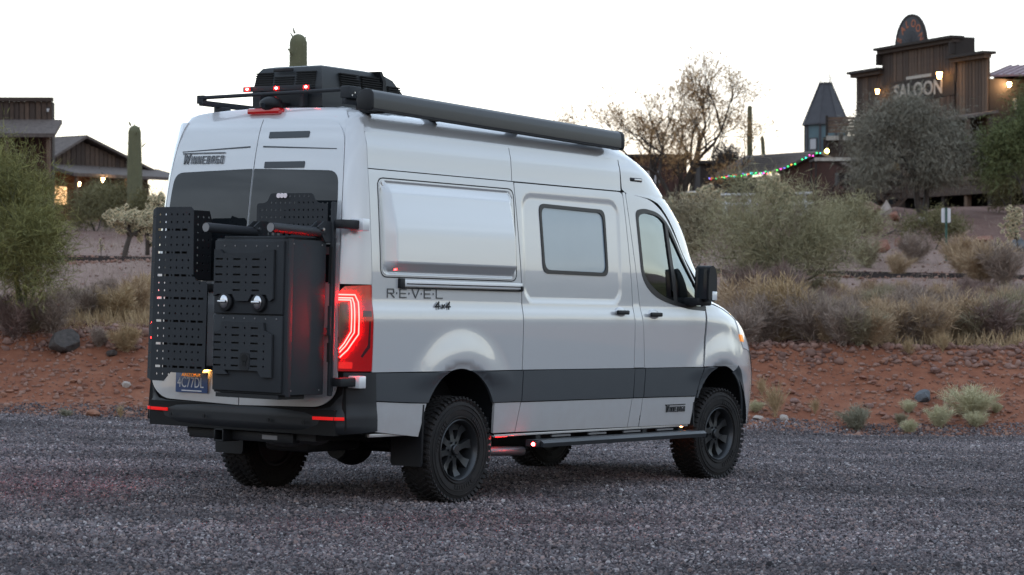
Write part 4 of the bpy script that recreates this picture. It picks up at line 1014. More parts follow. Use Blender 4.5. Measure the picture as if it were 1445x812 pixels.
M_stone = stone_mat('gravel_stone', [(0, (.012, .011, .013)), (.25, (.045, .038, .041)), (.55, (.082, .067, .069)), (.75, (.080, .077, .083)), (.9, (.125, .09, .082)), (.97, (.16, .145, .145)), (1, (.21, .20, .20))])
tag(gravel('gravel', (0, 0, 11.2, 28.3), 2300, .005, .0175, M_stone, 3), 'dark purple-grey crushed gravel covering the yard', 'gravel', kind='stuff')
tag(gravel('coarse_gravel', (0, 0, 11.2, 28.2), 60, .012, .028, M_stone, 9), 'larger loose stones strewn over the gravel yard', 'gravel', kind='stuff')
M_bankstone = stone_mat('bank_stone', [(0, (.07, .035, .027)), (.35, (.13, .066, .048)), (.6, (.12, .085, .08)), (.8, (.11, .10, .108)), (.93, (.20, .13, .10)), (1, (.30, .25, .22))])
def pebbles(name, n, ylo, yhi, smin, smax, mtl, seed, xw=.24, pw=1.0):
    """irregular low-poly stones joined to one mass"""
    r = np.random.default_rng(seed); phi = (1 + 5**.5) / 2
    ico = np.array([(-1, phi, 0), (1, phi, 0), (-1, -phi, 0), (1, -phi, 0), (0, -1, phi), (0, 1, phi), (0, -1, -phi), (0, 1, -phi), (phi, 0, -1), (phi, 0, 1), (-phi, 0, -1), (-phi, 0, 1)]) / 1.902
    fi = np.array([(0, 11, 5), (0, 5, 1), (0, 1, 7), (0, 7, 10), (0, 10, 11), (1, 5, 9), (5, 11, 4), (11, 10, 2), (10, 7, 6), (7, 1, 8), (3, 9, 4), (3, 4, 2), (3, 2, 6), (3, 6, 8), (3, 8, 9), (4, 9, 5), (2, 4, 11), (6, 2, 10), (8, 6, 7), (9, 8, 1)])
    y = ylo + (yhi - ylo) * r.random(n)**pw; x = (r.random(n) * 2 - 1) * (xw * y)
    s = smin + (smax - smin) * r.random(n)**2.5
    sc = s[:, None] * (.6 + .7 * r.random((n, 3))) * np.array([1.1, 1.1, .85]); a = r.random(n) * 6.28
    V = ico[None] * (1 + .75 * (r.random((n, 12, 1)) - .5)) * sc[:, None, :]
    ca, sa = np.cos(a)[:, None], np.sin(a)[:, None]
    X = V[..., 0] * ca - V[..., 1] * sa + x[:, None]; Y = V[..., 0] * sa + V[..., 1] * ca + y[:, None]; Z = V[..., 2] + (H(x, y) + s * .15)[:, None]
    F = (fi[None] + (np.arange(n) * 12)[:, None, None]).reshape(-1, 3)
    return link(name, np_mesh(name, np.stack([X, Y, Z], -1).reshape(-1, 3), F), mtl)
M_bankisl = mat('bank_pebble', (.15, .062, .040), rough=.9, island=1.0, col2=(.25, .145, .108), noise=.2, nscale=2)
M_darkisl = mat('dark_bank_pebble', (.10, .048, .036), rough=.9, island=1.0, col2=(.25, .145, .112))
tag(pebbles('bank_pebbles', 11000, 27.7, 30.6, .006, .034, M_bankisl, 5), 'small red and grey stones littering the dirt bank', 'stones', kind='stuff')
tag(pebbles('edge_pebbles', 5200, 29.9, 31.6, .012, .06, M_darkisl, 6), 'purple-grey rubble along the top edge of the bank', 'stones', kind='stuff')
tag(pebbles('flat_pebbles', 5000, 31.5, 60, .01, .035, M_darkisl, 8), 'stones scattered over the flat behind the bank', 'stones', kind='stuff')

# ------------------------------------------------------------------ rocks
def rock_mesh(seed, sub=3, rough=.35, flat=.65):
    bm = bmesh.new(); bmesh.ops.create_icosphere(bm, subdivisions=sub, radius=1); r = np.random.default_rng(seed)
    planes = r.normal(size=(12, 3)); planes /= np.linalg.norm(planes, axis=1)[:, None]; off = .48 + .36 * r.random(12)
    for v in bm.verts:
        p = np.array(v.co)
        for n_, o_ in zip(planes, off):
            d = p @ n_ - o_
            if d > 0: p = p - n_ * d
        p = p * (1 + .34 * rough * (fbm(p[0] * 2 + 9 * seed, p[1] * 2 + p[2] * 1.7, seed)))
        v.co = p
    for v in bm.verts: v.co.z *= flat
    me = bpy.data.meshes.new('rock'); bm.to_mesh(me); bm.free(); return me
ROCKS = [rock_mesh(s, 2) for s in range(6)]
BIGROCK = [rock_mesh(20 + s, 4) for s in range(4)]
def rmat(name, c, c2): return mat(name, c, rough=.9, noise=.9, nscale=3.5, col2=c2, bump=.5, bscale=9, detail=8)
M_rk_dark = rmat('dark_rock', (.030, .025, .023), (.080, .066, .058)); M_rk_blue = rmat('blue_grey_rock', (.06, .066, .075), (.13, .14, .15))
M_rk_red = rmat('red_rock', (.16, .062, .040), (.25, .125, .088)); M_rk_mauve = rmat('mauve_rock', (.15, .085, .07), (.25, .155, .13)); M_rk_pale = rmat('pale_rock', (.30, .255, .225), (.42, .37, .33)); M_rk_orange = rmat('orange_rock', (.22, .09, .05), (.28, .15, .10))
def rock(u, v, wpx, hpx, m, label, group=None, name='rock', big=False, seed=0, d=None, sink=.35):
    p = gpt(u, v) if d is None else gat(u, d)
    w = wpx / FPX * p.y / 2; h = hpx / FPX * p.y
    me = (BIGROCK if big else ROCKS)[seed % (4 if big else 6)]
    k = (me.name, m.name)
    if k not in _rc: c = me.copy(); c.materials.clear(); c.materials.append(m); _rc[k] = c
    o = link(name, _rc[k]); r = random.Random(seed * 7 + int(u))
    o.scale = (w * 1.08, w * r.uniform(.8, 1.1), h / (.65 * (2 - sink) * .9)); o.location = (p.x, p.y, p.z + h * (.5 - sink * .5)); o.rotation_euler = (r.uniform(-.12, .12), r.uniform(-.12, .12), r.uniform(0, 6.28))
    return tag(o, label, 'rock', group)
_rc = {}
rock(92, 491, 62, 26, M_rk_dark, 'large dark boulder on the bank under the leafy shrub at far left', name='boulder', big=True, seed=1)
rock(132, 589, 24, 13, M_rk_orange, 'orange-brown stone at the gravel edge left of the van', seed=2)
rock(178, 546, 15, 9, M_rk_pale, 'small pale pinkish stone on the bank just left of the van', seed=3)
rock(158, 503, 16, 12, M_rk_dark, 'small dark stone below the dry tuft left of the van', seed=4)
rock(1303, 567, 28, 18, M_rk_blue, 'blue-grey angular rock above the pale sage plants on the bank', seed=0)
rock(1321, 526, 22, 9, M_rk_mauve, 'mauve flat stone high on the bank below the brush', seed=3)
rock(1120, 570, 15, 8, M_rk_mauve, 'lilac-grey stone low on the bank, left of the small sage', seed=5)
rock(1107, 594, 17, 8, M_rk_pale, 'cream stone at the foot of the bank near the front wheel', seed=1)
rock(1070, 592, 18, 6, M_rk_pale, 'flat cream stone beside the van\'s front bumper', seed=2)
rock(1225, 577, 16, 8, M_rk_mauve, 'violet-grey stone in the middle of the bank above a small sage', seed=4)
_on = 'first second third fourth fifth sixth seventh eighth ninth'.split()
ORD = _on + 'tenth eleventh twelfth thirteenth fourteenth fifteenth sixteenth seventeenth eighteenth nineteenth'.split()
for _t, _z in (('twenty', 'twentieth'), ('thirty', 'thirtieth'), ('forty', 'fortieth')): ORD += [_z] + [_t + '-' + q for q in _on]
_st = []
for k in range(64):
    r = random.Random(100 + k)
    u = r.uniform(1062, 1440) if k % 3 else r.uniform(5, 205); v = r.uniform(492, 598) if u > 600 else r.uniform(500, 588)
    m = r.choice((M_rk_red, M_rk_red, M_rk_mauve, M_rk_red, M_rk_orange)); _st.append((u < 600, m.name, u, v, r.uniform(7, 14), r.uniform(4, 7.5), m, k))
_ct = {}
for left, nm, u, v, w, h, m, k in sorted(_st, key=lambda t: t[:3]):
    i = _ct[(left, nm)] = _ct.get((left, nm), -1) + 1
    c = {'red_rock': 'red', 'mauve_rock': 'mauve', 'dark_rock': 'dark', 'orange_rock': 'orange-brown'}[nm]
    rock(u, v, w, h, m, 'small %s stone on the %s bank, %s of its colour from the left' % (c, 'left' if left else 'right', ORD[i]), 'stones lying on the red dirt bank', seed=k)
for k, (u, d, w, h, m) in enumerate(((1228, 62, 38, 17, M_rk_mauve), (1250, 63, 26, 22, M_rk_pale), (1262, 61.5, 20, 15, M_rk_red), (1305, 60.5, 24, 13, M_rk_pale), (1268, 56, 16, 14, M_rk_red), (1245, 53, 34, 16, M_rk_red), (1437, 53, 26, 20, M_rk_blue), (1390, 58, 30, 14, M_rk_red), (1437, 41.5, 18, 9, M_rk_blue), (1350, 49, 18, 10, M_rk_mauve))):
    lab = ('long mauve boulder left of the grey tree trunks', 'tall pale boulder touching the grey tree\'s left trunk', 'dark red round boulder at the foot of the grey tree', 'pale boulder just right of the grey tree trunks', 'upright red stone below the grey tree', 'broad reddish rock beside the fallen branch', 'blue-grey boulder under the cholla at the right edge', 'red boulder on the mound behind the signpost', 'small blue-grey stone in the brush at the right edge', 'flat mauve rock at the foot of the small sign')[k]
    rock(u, 0, w, h, m, lab, name='boulder', big=True, seed=k, d=d)

# ================================================================== VEGETATION
def seg_arrays(P0, P1, R0, R1, k=5):
    P0, P1 = np.asarray(P0, float), np.asarray(P1, float); d = P1 - P0; d /= np.linalg.norm(d, axis=1)[:, None] + 1e-9
    a = np.where(np.abs(d[:, 2:3]) < .9, np.array([[0, 0, 1.]]), np.array([[1., 0, 0]])); u = np.cross(d, a); u /= np.linalg.norm(u, axis=1)[:, None]; w = np.cross(d, u)
    t = np.arange(k) * 2 * np.pi / k; c, s = np.cos(t), np.sin(t)
    ring = u[:, None] * c[None, :, None] + w[:, None] * s[None, :, None]
    A = P0[:, None] + ring * np.asarray(R0)[:, None, None]; B = P1[:, None] + ring * np.asarray(R1)[:, None, None]
    V = np.concatenate([A, B], 1).reshape(-1, 3); n = len(P0); i = np.arange(k); j = (i + 1) % k
    F = np.stack([i, j, j + k, i + k], -1)[None] + (np.arange(n) * 2 * k)[:, None, None]
    return V, F.reshape(-1, 4)
def leaf_arrays(P, D, L, W, r):
    n = len(P); D = D / (np.linalg.norm(D, axis=1)[:, None] + 1e-9); q = r.normal(size=(n, 3)); S_ = np.cross(D, q); S_ /= np.linalg.norm(S_, axis=1)[:, None] + 1e-9
    L = np.broadcast_to(L, (n,))[:, None]; W = np.broadcast_to(W, (n,))[:, None]
    mid = P + D * L * .5; V = np.stack([P, mid + S_ * W, P + D * L, mid - S_ * W], 1).reshape(-1, 3)
    return V, np.arange(4 * n).reshape(n, 4)
def grow(base, d0, length, rad, depth, r, spread=.6, kids=(2, 3), droop=0.0, taper=.62, shrink=.72, up=.15, steps=3):
    """branching skeleton -> segments and tips"""
    S0, S1, Ra, Rb, tips = [], [], [], [], []
    def go(p, d, L, ra, lev):
        for s in range(steps):
            d2 = d + r.normal(size=3) * .16 + np.array([0, 0, up - droop * lev]) * .3; d2 /= np.linalg.norm(d2)
            q = p + d2 * L / steps; rb = ra * (taper**(1 / steps)); S0.append(p); S1.append(q); Ra.append(ra); Rb.append(rb); p, d, ra = q, d2, rb
            if lev < depth and s < steps - 1 and r.random() < .35:
                e = r.normal(size=3); e -= d * (e @ d); e /= np.linalg.norm(e); go(p, d * math.cos(spread * 1.2) + e * math.sin(spread * 1.2), L * shrink * .8, ra * .6, lev + 1)
        tips.append((p, d, lev))
        if lev >= depth: return
        n = r.integers(kids[0], kids[1] + 1)
        for k in range(n):
            e = r.normal(size=3); e -= d * (e @ d); e /= np.linalg.norm(e); a = spread * r.uniform(.5, 1.2)
            go(p, d * math.cos(a) + e * math.sin(a), L * shrink * r.uniform(.8, 1.15), ra * .8, lev + 1)
    go(np.array(base, float), np.array(d0, float), length, rad, 0)
    return np.array(S0), np.array(S1), np.array(Ra), np.array(Rb), tips
def join_arrays(L):
    V, F, o = [], [], 0
    for v, f in L: V.append(v); F.append(f + o); o += len(v)
    return np.vstack(V), np.vstack(F)
M_bark = mat('grey_bark', (.085, .072, .062), rough=.95, noise=.8, nscale=12, col2=(.04, .034, .03), bump=.5, bscale=20)
M_darkbark = mat('dark_bark', (.065, .05, .04), rough=.95, noise=.6, nscale=9, col2=(.025, .02, .018))
M_pvbark = mat('green_bark', (.085, .095, .05), rough=.9, noise=.6, nscale=9, col2=(.06, .055, .035))
def leafmat(n, a, b): return mat(n, a, rough=.8, island=1.0, col2=b, spec=.2, noise=.35, nscale=2.2)
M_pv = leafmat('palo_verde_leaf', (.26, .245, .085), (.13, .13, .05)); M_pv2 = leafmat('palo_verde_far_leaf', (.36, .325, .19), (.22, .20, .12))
M_mesq = leafmat('mesquite_leaf', (.25, .23, .175), (.15, .14, .11)); M_green = leafmat('green_leaf', (.15, .165, .065), (.085, .10, .042)); M_olive = leafmat('olive_leaf', (.19, .17, .08), (.11, .10, .05))
M_tan = leafmat('tan_brush', (.48, .355, .225), (.31, .225, .145)); M_greybr = leafmat('grey_brush', (.36, .285, .23), (.22, .17, .14)); M_greenbr = leafmat('grey_green_brush', (.35, .30, .20), (.22, .19, .125)); M_mauvebr = leafmat('mauve_brush', (.28, .20, .17), (.17, .12, .105)); M_bluebr = leafmat('blue_grey_brush', (.34, .32, .235), (.22, .21, .155))
M_sage = leafmat('pale_sage', (.58, .54, .35), (.40, .37, .235)); M_seed = leafmat('brown_twig', (.48, .31, .14), (.30, .18, .09)); M_straw = leafmat('straw', (.46, .34, .195), (.31, .225, .13))

def leafy_tree(name, p, h, wx, trunk_h, depth, nleaf, ll, lw, lm, bm_, seed, trunks=((0, 0, 1),), rad=.06, spread=.6, droop=.0, sprd=.22, bare=.12, hang=0.0, kids=(2, 3)):
    """tree > trunk, crown; crown leaves follow the branch tips and fill clumps inside an uneven envelope"""
    r = np.random.default_rng(seed); root = empty(name, p); seg, tips = [], []
    for t in trunks:
        S0, S1, Ra, Rb, tp = grow((0, 0, -.1), np.array(t, float) / np.linalg.norm(t), trunk_h, rad, depth, r, spread=spread, droop=droop, kids=kids)
        seg.append(seg_arrays(S0, S1, Ra, Rb)); tips += tp
    V, F = join_arrays(seg)
    T = np.array([t[0] for t in tips if t[2] >= depth - 1]); Dr = np.array([t[1] for t in tips if t[2] >= depth - 1])
    hi = V[:, 2].max(); sx = wx / max(np.abs(T[:, 0]).max(), .1); sz = h * .96 / hi
    sc = np.array([sx, sx, sz]); V = V * sc; T = T * sc
    V[:, :2] = V[:, :2]
    link('trunk', np_mesh('trunk', V, F, True), bm_, root)
    i = r.integers(0, len(T), nleaf); w = r.normal(size=(nleaf, 3)) * sprd * np.array([1, 1, .8]); P = T[i] + w
    D = r.normal(size=(nleaf, 3)) + Dr[i] * .8 + np.array([0, 0, -hang])
    P[:, 2] = np.maximum(P[:, 2], bare * h * (r.random(nleaf) if bare < .2 else .9 + .5 * r.random(nleaf)))
    V, F = leaf_arrays(P, D, ll * (.5 + r.random(nleaf)), lw * (.6 + .8 * r.random(nleaf)), r)
    link('crown', np_mesh('crown', V, F), lm, root)
    return root

def bush_mesh(seed, n=1500, h=1.0, w=.62, ll=.30, lw=.0052, stems=26, up=.9):
    r = np.random.default_rng(seed); K = stems
    a = r.random(K) * 6.28; tl = r.random(K)**.7 * .95; dirs = np.stack([np.cos(a) * tl * w / h * 1.1, np.sin(a) * tl * w / h * 1.1, np.ones(K) * (1.05 - .35 * tl)], -1) * (.7 + .45 * r.random(K))[:, None]
    S0 = np.tile(np.array([[0, 0, -.03]]), (K, 1)) + r.normal(size=(K, 3)) * [.06, .06, 0]; mid = dirs * .5 * h + r.normal(size=(K, 3)) * .04; end = dirs * h * .95
    sv = join_arrays([seg_arrays(S0, mid, np.full(K, .010), np.full(K, .007), 3), seg_arrays(mid, end, np.full(K, .007), np.full(K, .003), 3)])
    i = r.integers(0, K, n); t = (.12 + .88 * r.random(n)**.8)[:, None]
    base = np.where(t < .5, S0[i] + (mid[i] - S0[i]) * t * 2, mid[i] + (end[i] - mid[i]) * (t * 2 - 1)) + r.normal(size=(n, 3)) * .045
    D = dirs[i] / np.linalg.norm(dirs[i], axis=1)[:, None] * up + r.normal(size=(n, 3)) * .55
    lv = leaf_arrays(base, D, ll * (.35 + .9 * r.random(n)), lw * (.6 + r.random(n)), r)
    V, F = join_arrays([sv, lv]); V[:, 2] = np.maximum(V[:, 2], -.05); return np_mesh('brush', V, F)
BUSH = [bush_mesh(s, n=4200, ll=.24 + .05 * (s % 3), w=.55 + .1 * (s % 3), stems=22 + 4 * (s % 4)) for s in range(6)]
TUFT = [bush_mesh(50 + s, n=420, ll=.75, lw=.008, w=.42, stems=14, up=1.6) for s in range(3)]
_bc = {}
def bush(name, p, h, m, label, cat='bush', group=None, seed=0, wide=1.0, src=BUSH):
    me = src[seed % len(src)]; k = (me.name, m.name)
    if k not in _bc: c = me.copy(); c.materials.clear(); c.materials.append(m); _bc[k] = c
    o = link(name, _bc[k]); o.location = p; o.scale = (h * wide, h * wide, h); o.rotation_euler = (0, 0, (seed * 2.399) % 6.28)
    return tag(o, label, cat, group)

# named trees and shrubs -------------------------------------------------
pt = leafy_tree('palo_verde_tree', gpt(34, 470), 2.62, 1.02, 1.0, 4, 32000, .15, .0036, M_pv, M_pvbark, 3, trunks=((-.3, 0, 1), (.25, .1, 1), (.05, -.2, 1)), rad=.055, spread=.55, sprd=.13)
tag(pt, 'big yellow-green feathery palo verde filling the left edge', 'tree')
pt = leafy_tree('palo_verde_tree', gat(1098, 39), 2.05, 1.30, .75, 4, 26000, .17, .0036, M_pv2, M_pvbark, 12, trunks=((-.9, 0, .8), (.9, .1, .8), (.1, -.3, 1), (-.3, .3, 1)), rad=.035, spread=.6, sprd=.16)
tag(pt, 'grey-green palo verde bush beyond the van\'s mirror', 'tree')
pt = leafy_tree('palo_verde_tree', gat(985, 46), 1.45, .7, .7, 4, 12000, .13, .0065, M_greenbr, M_pvbark, 15, trunks=((-.5, 0, 1), (.5, .1, 1)), rad=.03, spread=.6, sprd=.15)
tag(pt, 'pale olive shrub rising behind the van\'s windshield', 'bush')
pt = leafy_tree('mesquite_tree', gat(1303, 64), 3.4, 2.05, 1.5, 5, 38000, .16, .0075, M_mesq, M_bark, 22, trunks=((-.22, 0, 1), (.38, .1, 1)), rad=.15, bare=.22, spread=.55, sprd=.24, hang=.9, droop=.12)
tag(pt, 'round grey-green tree with two trunks in front of the saloon', 'tree')
pt = leafy_tree('green_tree', gat(1452, 63), 3.6, 1.0, 1.2, 4, 16000, .16, .010, M_green, M_bark, 31, trunks=((0, 0, 1), (-.4, 0, 1)), rad=.06, spread=.5, sprd=.26, hang=.5)
tag(pt, 'bright green willowy tree cut by the right edge', 'tree')
pt = leafy_tree('green_shrub', gat(1425, 67), 1.5, .75, .6, 3, 9000, .14, .010, M_olive, M_bark, 33, trunks=((0, 0, 1), (.4, 0, 1), (-.4, 0, 1)), rad=.03, spread=.6, sprd=.24, hang=.4)
tag(pt, 'dark olive shrub under the bright green tree at right', 'bush')
for k, (u, d, h, w, lab) in enumerate(((135, 64, 1.1, .75, 'olive shrub below the porch lamps of the gabled house'), (165, 66, 1.3, .7, 'taller olive shrub left of the tall left saguaro'), (212, 60, 1.0, .5, 'small green shrub at the right foot of the left saguaro'))):
    tag(leafy_tree('desert_shrub', gat(u, d), h, w, .6, 3, 7000, .13, .008, M_olive, M_bark, 40 + k, trunks=((0, 0, 1), (.5, 0, 1), (-.5, .2, 1)), rad=.025, spread=.6, sprd=.17), lab, 'bush', 'shrubs before the gabled house')
tag(leafy_tree('desert_shrub', gat(1190, 50), 1.3, .7, .6, 4, 10000, .13, .007, M_pv2, M_bark, 47, trunks=((.5, 0, 1), (-.5, .2, 1)), rad=.03, spread=.6, sprd=.16), 'wispy grey-green shrub left of the boulders', 'bush')
tag(leafy_tree('desert_shrub', gat(1318, 55), .85, .75, .4, 3, 5000, .11, .007, M_olive, M_bark, 48, trunks=((.5, 0, 1), (-.5, .2, 1)), rad=.02, spread=.7, sprd=.14), 'low dark shrub just left of the small sign', 'bush')

# bare backlit tree
r = np.random.default_rng(77); root = empty('bare_tree', gat(955, 80)); segs, tps = [], []
for t, L, rd in (((-.75, 0, .75), 1.5, .10), ((-.1, .1, 1), 1.9, .12), ((.55, 0, 1), 1.6, .09), ((-.35, -.2, 1), 1.6, .08), ((.9, .1, .85), 1.5, .07)):
    S0, S1, Ra, Rb, tp = grow((0, 0, -.2), np.array(t) / np.linalg.norm(t), L, rd, 5, r, spread=.5, kids=(2, 3), shrink=.70, up=.18)
    segs.append(seg_arrays(S0, S1, Ra, Rb, 4)); tps += tp
V, F = join_arrays(segs); T = np.array([t[0] for t in tps if t[2] >= 4]); TD = np.array([t[1] for t in tps if t[2] >= 4])
sx = 3.5 / np.percentile(np.abs(V[:, 0]), 96); sz = 5.1 / np.percentile(V[:, 2], 99); sc = np.array([sx, sx, sz]); V *= sc; T *= sc
link('trunk', np_mesh('trunk', V, F, True), M_darkbark, root)
n = 15000; i = r.integers(0, len(T), n); V, F = leaf_arrays(T[i] + r.normal(size=(n, 3)) * .13, TD[i] + r.normal(size=(n, 3)) * .7, .17 * (.4 + r.random(n)), .013, r)
link('crown', np_mesh('crown', V, F), M_seed, root); tag(root, 'leafless spreading tree against the sunset glow', 'tree')

# dry brush on the bank --------------------------------------------------
spec = [(1052, 432, 50, M_mauvebr, 'dark mauve brush directly right of the van\'s mirror'), (1100, 442, 52, M_mauvebr, 'second dark mauve brush clump, below the palo verde'),
        (1060, 470, 62, M_tan, 'tall tan brush just right of the van\'s hood'), (1108, 480, 70, M_straw, 'straw-coloured brush with a grassy fan, right of the hood'),
        (1140, 478, 46, M_bluebr, 'blue-grey brush at the bank edge between tan clumps'), (1290, 462, 40, M_greybr, 'dark grey brush in the middle of the brush field'),
        (1250, 486, 52, M_tan, 'tan-grey brush on the bank edge, above the blue-grey rock'), (1425, 486, 58, M_greenbr, 'grey-green brush on the bank edge at the right border'),
        (1388, 400, 46, M_tan, 'tan brush right of the small sign'), (1415, 404, 48, M_greybr, 'grey brush by the right border behind the rail'), (1355, 385, 40, M_tan, 'pale tan brush at the foot of the small sign'),
        (1266, 390, 24, M_tan, 'small tan brush beside the rail'), (1225, 378, 34, M_greenbr, 'grey-green brush behind the rail, left of the path'), (1290, 372, 32, M_greybr, 'low grey-brown brush behind the pink path')]
for k, (u, v, hp_x, m, lab) in enumerate(spec):
    p = gpt(u, v); bush('brush', p, 1.2 * hp_x / FPX * p.y, m, lab, group='dry brush around the rail and bank', seed=k, wide=1.15)
_th = []
for k in range(64):
    r_ = random.Random(900 + k); u = 1045 + 400 * ((k * .618) % 1); row = k % 4; v = (487, 470, 450, 428)[row] + r_.uniform(-5, 5)
    m = r_.choice((M_tan, M_greybr, M_greenbr, M_greybr, M_tan, M_mauvebr)); _th.append((row, u, v, m, r_.uniform(44, 68), r_.uniform(.9, 1.25), k))
_ct = {}
for row, u, v, m, hh, wd, k in sorted(_th, key=lambda t: t[:2]):
    i = _ct[row] = _ct.get(row, -1) + 1; p = gpt(u, v)
    c = {'tan_brush': 'tan', 'grey_brush': 'grey', 'grey_green_brush': 'grey-green', 'mauve_brush': 'mauve'}[m.name]
    bush('brush', p, hh * (1, .85, .66, .5)[row] / FPX * p.y, m, '%s brush in the %s row of the thicket, %s from the van' % (c, ('front', 'second', 'third', 'rearmost')[row], ORD[i]), group='thicket of dry brush on the bank', seed=20 + k, wide=wd)
for k, (u, v, hp_x, m, lab) in enumerate(((165, 458, 54, M_straw, 'straw-coloured grassy brush on the bank left of the van'), (196, 448, 52, M_tan, 'tan brush right beside the perforated carrier'), (122, 455, 50, M_greybr, 'grey brush right of the palo verde trunk'), (75, 472, 56, M_greybr, 'dark grey brush behind the large boulder'),
        (20, 478, 60, M_mauvebr, 'dark brush under the palo verde at the left edge'), (178, 498, 34, M_straw, 'small straw tuft on the red bank left of the van'), (100, 440, 36, M_greenbr, 'grey-green brush between palo verde and dirt flat'), (150, 425, 30, M_greybr, 'low grey brush at the edge of the dirt flat'), (212, 430, 40, M_straw, 'straw brush half hidden by the van\'s carrier'), (140, 490, 26, M_greybr, 'small grey twiggy bush right of the large boulder'), (48, 470, 40, M_greenbr, 'olive brush at the foot of the palo verde'))):
    p = gpt(u, v); bush('brush', p, hp_x / FPX * p.y, m, lab, group='dry brush left of the van', seed=60 + k, wide=1.1)
for k, (u, v, hp_x, m, lab) in enumerate(((1371, 590, 42, M_sage, 'largest pale sage plant on the bank at right'), (1326, 605, 30, M_sage, 'bare-stemmed pale sage at the gravel edge, left of the largest'), (1282, 583, 17, M_sage, 'small round pale sage under the blue-grey rock'), (1210, 608, 30, M_bluebr, 'grey-green sage plant at the gravel edge, leftmost of the sages'), (1270, 600, 16, M_greenbr, 'small dull sage beside the gravel edge'), (1283, 612, 18, M_sage, 'tiny pale sage touching the gravel edge'), (1378, 603, 20, M_sage, 'light green plant at the foot of the largest sage'), (1406, 585, 14, M_sage, 'small yellow-green plant right of the largest sage'), (94, 590, 12, M_bluebr, 'tiny pale blue-green plant at the gravel edge, far left'), (1066, 582, 14, M_sage, 'small pale plant beside the front bumper'))):
    p = gpt(u, v); bush('sage_plant', p, hp_x / FPX * p.y, m, lab, 'plant', 'sage plants on the red bank', seed=80 + k, wide=1.25)
for k, (u, v, hp_x, lab) in enumerate(((1094, 590, 34, 'wispy straw grass tuft right of the front wheel'), (1075, 560, 18, 'thin grass tuft beside the front bumper'), (1150, 585, 16, 'short straw tuft low on the bank'), (1282, 505, 18, 'small dry tuft high on the bank'), (170, 592, 14, 'short dry tuft at the gravel edge left of the van'), (1330, 500, 20, 'dry tuft below the thicket'))):
    p = gpt(u, v); bush('grass_tuft', p, hp_x / FPX * p.y, M_straw, lab, 'grass', 'dry grass tufts on the bank', seed=k, src=TUFT)
# dry grass between the brush: nobody could count it
def grassmass(name, n, ylo, yhi, hmin, hmax, m, seed, xa=.235, patchy=.05):
    r = np.random.default_rng(seed); y = ylo + (yhi - ylo) * r.random(n); x = (r.random(n) * 2 - 1) * xa * y
    ok = fbm(x * .8, y * .8, seed, 3) > patchy; x, y = x[ok], y[ok]; n = len(x)
    P = np.stack([x, y, H(x, y) - .01], -1); D = r.normal(size=(n, 3)) * .45 + np.array([0, 0, 1])
    V, F = leaf_arrays(P, D, hmin + (hmax - hmin) * r.random(n), .0045, r); return link(name, np_mesh(name, V, F), m)
tag(grassmass('dry_grass', 60000, 30.4, 37, .08, .32, M_straw, 4), 'dry grass growing between the brush on the bank', 'grass', kind='stuff')
tag(grassmass('sparse_grass', 24000, 36, 62, .08, .28, M_greybr, 5, patchy=.12), 'sparse dry grass on the flat beyond the bank', 'grass', kind='stuff')
# scrub out to the side, seen mirrored in the van's flank
def scrubmass(name, n, seed, m, x0, x1, y0, y1, h0, h1):
    r = np.random.default_rng(seed); C = np.stack([r.uniform(x0, x1, n), r.uniform(y0, y1, n)], -1); h = r.uniform(h0, h1, n); out = []
    for (x, y), hh in zip(C, h):
        k = 260; P = r.normal(size=(k, 3)) * hh * np.array([.35, .35, .28]); P[:, 2] = np.abs(P[:, 2] + hh * .45); P += np.array([x, y, float(H(x, y))])
        out.append(leaf_arrays(P, r.normal(size=(k, 3)) + [0, 0, .6], hh * .22, hh * .03, r))
    V, F = join_arrays(out); return link(name, np_mesh(name, V, F), m)
tag(scrubmass('scrub', 130, 3, M_olive, 26, 110, -5, 75, .8, 3.2), 'desert scrub out to the right of the yard', 'scrub', kind='stuff')
tag(scrubmass('scrub', 90, 5, M_mesq, -110, -26, -5, 75, .8, 3.0), 'desert scrub out to the left of the yard', 'scrub', kind='stuff')

